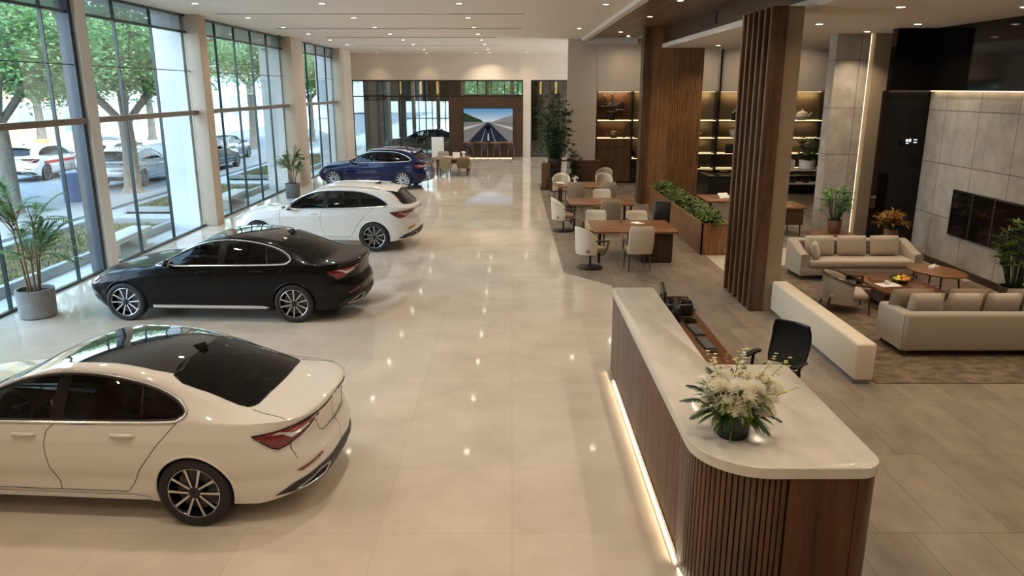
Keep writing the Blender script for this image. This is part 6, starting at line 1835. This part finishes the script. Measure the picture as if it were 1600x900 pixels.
shelf_unit('lit shelving bay next to the stone pillar', 10.55, 12.9, [2.6, 1.88, 1.25, .62], M_NICHE)
b = MB(); b.box(8.47, 8.53, 31.86, 31.94, 0, H_MAIN); tag(b.build('steel_pole', M_SATINBLACK), 'thin black pole standing in front of the lit shelves', 'pole')
def niche_lamp(x0, x1, z, p):
    o = lamp((x0 + x1) / 2, SH + .36, z - .05, p, (x1 - x0) * .8, (1., .74, .42), 170, 'niche_lamp'); l = o.data; l.shape = 'RECTANGLE'; l.size_y = .03; o.rotation_euler = (radians(12), 0, 0)
for x0, x1, p in ((3.5, 4.98, 1.), (4.98, 6.7, .6), (6.7, 8.48, 1.), (8.52, 10.55, 1.), (10.55, 12.9, 1.2)):
    niche_lamp(x0, x1, 3.76, 8 * p); niche_lamp(x0, x1, 2.565, 2.5 * p); niche_lamp(x0, x1, 1.845, 2.5 * p)
M_DISP = [plain('dark_display_ceramic', srgb(40, 34, 30), .3, var=.3, scale=20), plain('ivory_display_ceramic', srgb(220, 208, 184), .35, var=.12, scale=20), plain('bronze_display_metal', srgb(130, 104, 66), .3, .7, var=.2, scale=20)]
def ornament(kind, label, x, z, m, s=1.):
    s *= 1.2
    t = thing({'teapot': 'teapot', 'bowl': 'ornamental_bowl', 'box': 'gift_box', 'sculpture': 'sculpture', 'bust': 'sculpture'}[kind], label, 'ornament', (x, SH + .22, z + .001), random.uniform(-.3, .3)); m = M_DISP[m]
    if kind == 'teapot':
        b = MB(); b.lathe([(0, 0), (.10 * s, 0), (.16 * s, .10 * s), (.13 * s, .20 * s), (.05 * s, .24 * s), (0, .24 * s)], 20); b.build('pot_body', m, t)
        b = MB(); b.tube([(.12 * s, 0, .10 * s), (.22 * s, 0, .14 * s), (.26 * s, 0, .20 * s)], [.03 * s, .02 * s, .014 * s], 8); b.build('spout', m, t)
        b = MB(); b.tube([(-.12 * s, 0, .18 * s), (-.22 * s, 0, .17 * s), (-.22 * s, 0, .08 * s), (-.14 * s, 0, .06 * s)], .013 * s, 6); b.build('handle', m, t)
        b = MB(); b.ball((0, 0, .265 * s), .03 * s); b.build('lid_knob', m, t)
    elif kind == 'bowl':
        b = MB(); b.lathe([(0, 0), (.09 * s, 0), (.09 * s, .03 * s), (.16 * s, .18 * s), (.175 * s, .26 * s), (.155 * s, .26 * s), (.08 * s, .06 * s), (0, .05 * s)], 20); b.build('bowl_body', m, t)
        b = MB(); b.tube([(.17 * s * cos(2 * pi * k / 20), .17 * s * sin(2 * pi * k / 20), .255 * s) for k in range(20)], .012 * s, 6, closed=True); b.build('bowl_rim', M_DISP[2], t)
    elif kind == 'box':
        b = MB(); b.box(-.19 * s, .19 * s, -.12, .12, 0, .22 * s, .01); b.build('box_body', m, t); b = MB(); b.box(-.2 * s, .2 * s, -.13, .13, .22 * s, .27 * s, .008); b.build('lid', M_DISP[2], t)
    else:
        b = MB(); b.box(-.13 * s, .13 * s, -.08, .08, 0, .04 * s, .005); b.build('plinth', M_DISP[0], t)
        pts = [(-.08 * s, 0, .04 * s), (-.11 * s, 0, .14 * s), (-.02 * s, 0, .22 * s), (.08 * s, 0, .16 * s), (.10 * s, 0, .26 * s), (.0, 0, .34 * s)]
        b = MB(); b.tube(pts, [.05 * s, .045 * s, .05 * s, .04 * s, .035 * s, .02 * s], 10); b.ball((.0, 0, .35 * s), .045 * s); b.build('figure', m, t)
    return t
ornament('bowl', 'dark square-looking pot on the upper shelf of the walnut cabinet', 4.15, 2.6, 0, 1.15)
ornament('teapot', 'bronze teapot on the lower shelf of the walnut cabinet', 4.25, 1.88, 2, 1.05)
b = MB(); b.lathe([(0, 0), (.04, 0), (.045, .10), (.04, .12), (0, .12)], 14); tag(b.build('small_cup', M_DISP[0], loc=(4.68, SH + .2, 1.881)), 'small dark cup beside the bronze teapot', 'cup')
for i, (x, z, s) in enumerate([(3.86, 3.18, 1.), (4.16, 3.22, 1.15), (4.50, 3.04, 1.1)]):   # three figures on little ledges
    t = thing('wall_sculpture', ['dark figure on a ledge in the walnut niche, closest to the beige wall', 'tallest dark figure on a ledge in the walnut niche', 'lower dark figure on a ledge in the walnut niche, closest to the pier'][i], 'ornament', (x, SH + .50, z))
    b = MB(); b.box(-.15 * s, .15 * s, -.14, 0, -.02, 0); b.build('ledge', M_DISP[1], t)
    b = MB()
    if i < 2:
        b.tube([(-.10 * s, -.07, .03), (0, -.07, .07), (.11 * s, -.07, .03)], [.035, .05, .03], 8); b.tube([(.03, -.07, .06), (-.02, -.07, .16 * s), (.04, -.07, .26 * s), (.0, -.07, .36 * s)], [.06, .045, .05, .03], 9); b.ball((.0, -.07, .37 * s), .05)
    else:
        b.tube([(-.12, -.07, .02), (-.08, -.07, .16), (0, -.07, .27)], [.05, .05, .04], 8); b.tube([(0, -.07, .27), (.1, -.07, .25), (.12, -.07, .02)], [.05, .055, .05], 8); b.box(-.02, .14, -.12, -.02, .02, .24, .02)
    b.build('figure', M_DISP[0], t)
for kind, lb, x, z, m, s in [('bowl', 'ivory bowl on the shelf that shows just past the fluted pier', 7.5, 2.6, 1, 1.1), ('teapot', 'ivory and dark teapot on the second shelf past the fluted pier', 7.6, 1.88, 1, 1.05), ('sculpture', 'ivory sculpture on the third shelf past the fluted pier', 7.55, 1.25, 1, .95), ('sculpture', 'bronze sculpture on the dark bottom shelf past the fluted pier', 7.75, .62, 2, 1.25),
    ('bowl', 'narrow shelf ornament half hidden by the fluted pier', 5.2, 1.88, 2, .8), ('bust', 'dark sculpture on the top shelf left of the slatted column', 9.35, 2.6, 0, 1.5), ('bowl', 'ivory pot on the second shelf left of the slatted column', 9.3, 1.88, 1, 1.1), ('box', 'wide dark box on the third shelf left of the slatted column', 9.25, 1.25, 0, 1.25),
    ('teapot', 'ivory topped dark teapot on the top shelf by the stone pillar', 12.05, 2.6, 1, 1.3), ('bowl', 'dark pot on the top shelf of the shelving behind the fluted pier', 5.25, 1.05, 0, 1.0)]:
    ornament(kind, lb, x, z, m, s)

# black island and tables of the shop area
t = thing('display_island', 'black display island in front of the lit shelves', 'display counter', (7.75, 27.5, .004))
b = MB(); b.box(-.85, .85, -.9, .9, .05, .86, .01); b.build('island_body', M_SATINBLACK, t); b = MB(); b.box(-.88, .88, -.93, .93, .86, .90, .006); b.build('island_top', M_GLOSSBLACK, t); b = MB(); b.box(-.80, .80, -.85, .85, 0, .05); b.build('plinth', M_SATINBLACK, t)
for i, (x, y, r) in enumerate([(7.3, 28.1, .14), (7.8, 28.0, .18), (8.2, 27.7, .13)]):
    b = MB(); b.lathe([(0, 0), (r * .5, 0), (r, .03), (r * .97, .035), (r * .45, .012), (0, .012)], 20); tag(b.build('plate', M_DISP[2], loc=(x, y, .905)), ['bronze plate on the black island, nearest the fluted pier', 'widest bronze plate on the black island', 'small bronze plate at the column end of the black island'][i], 'plate')
desk('wooden table with papers behind the leafy planter', 5.6, 7.1, 21.6, 23.0, ped=False)
paper_stack('white papers on the table behind the planter', 6.5, 22.4, .751, .5, .3, .42)
b = MB(); b.box(-.16, .16, -.01, .01, 0, .22, .003, M=T(rx=-.9)); tag(b.build('leaflet', plain('white_paper', srgb(236, 230, 220), .6), loc=(6.25, 22.1, .755), rot=(0, 0, .3)), 'propped white leaflet on the table behind the planter', 'leaflet')
t = thing('display_plinth', 'low black display plinth under the shelving by the stone pillar', 'display counter', (10.9, 29.4, .004))
b = MB(); b.box(-1.7, 1.9, -.6, .6, .05, .62, .01); b.build('plinth_body', M_SATINBLACK, t); b = MB(); b.box(-1.72, 1.92, -.62, .62, .62, .66, .006); b.build('plinth_top', M_GLOSSBLACK, t); b = MB(); b.box(-1.6, 1.8, -.55, .55, 0, .05); b.build('recessed_base', M_SATINBLACK, t)
t = thing('writing_desk', 'brown writing desk beside the stone pillar', 'desk', (7.2, 20.7, .004))
b = MB(); b.box(-.75, .75, -.6, .6, .74, .79, .005); b.build('desktop', M_OAKISH, t); b = MB(); b.box(-.68, .66, -.52, .52, .30, .74, .004); b.build('drawer_case', M_WALNUT, t)
for sx in (-1, 1):
    for sy in (-1, 1):
        b = MB(); b.tube([(sx * .62, sy * .48, 0), (sx * .60, sy * .46, .30)], [.016, .024], 8); b.build('leg', M_LEGWOOD, t)
t = thing('shelf_table', 'pale console with a white planter before the far shelves', 'console', (10.55, 27.6, .004))
b = MB(); b.box(-.75, .75, -.3, .3, 1.0, 1.05, .005); b.build('tabletop', M_QUARTZ, t); b = MB(); b.box(-.72, .72, -.28, .28, .52, .56); b.build('lower_shelf', M_QUARTZ, t)
for sx in (-1, 1):
    for sy in (-1, 1):
        b = MB(); b.box(sx * .70 - .02, sx * .70 + .02, sy * .26 - .02, sy * .26 + .02, 0, 1.0); b.build('leg', M_SATINBLACK, t)
bushy_plant('green plant in a white pot on the pale console', (10.7, 27.6, 1.055), [(0, 0), (.20, 0), (.28, .02), (.30, .30), (.30, .32), (.27, .32), (.26, .26)], M_WHITETRIM, .28, .95, .50, 56, 51, M_LEAF, 'potted_plant', 7, .24, .03)
for i in range(4):
    b = MB(); b.box(-.03, .03, -.12, .12, 0, .34 - .02 * (i % 2), .004); tag(b.build('book', M_WHITETRIM, loc=(9.95 + i * .075, 27.6, 1.056)), 'upright pale book beside the white pot on the console', 'book', 'books on the console')
for i, (x, lb) in enumerate([(10.2, 'dark bowl on the lower console shelf, at the column end'), (10.7, 'dark bowl in the middle of the lower console shelf')]):
    b = MB(); b.lathe([(0, 0), (.1, 0), (.18, .12), (.165, .12), (.09, .015), (0, .015)], 18); tag(b.build('bowl', M_DISP[0], loc=(x, 27.6, .566)), lb, 'bowl')
tall_chair('brown chair beside the writing desk and stone pillar', (6.75, 19.55, .004), radians(-20), fab=plain('brown_upholstery', srgb(112, 88, 64), .6), high=.85)

# ------------------------------------------------------------------ palms by the window
palm_plant('big potted palm in a grey concrete pot at the first window', (-8.32, 12.72, 0), 2.2, [(0, 0), (.26, 0), (.29, .02), (.30, .30), (.305, .50), (.27, .50), (.265, .44)], M_POTGREY, 56, 1.0, 61, .44, ll=.26)
palm_plant('potted palm in a tall grey pot at the third window bay', (-8.05, 27.75, 0), 1.55, [(0, 0), (.23, 0), (.25, .02), (.27, .46), (.27, .52), (.245, .52), (.24, .46)], M_POTDARK if False else plain('slate_grey_pot', srgb(96, 100, 104), .5, var=.1), 49, .80, 62, .46, ll=.22)
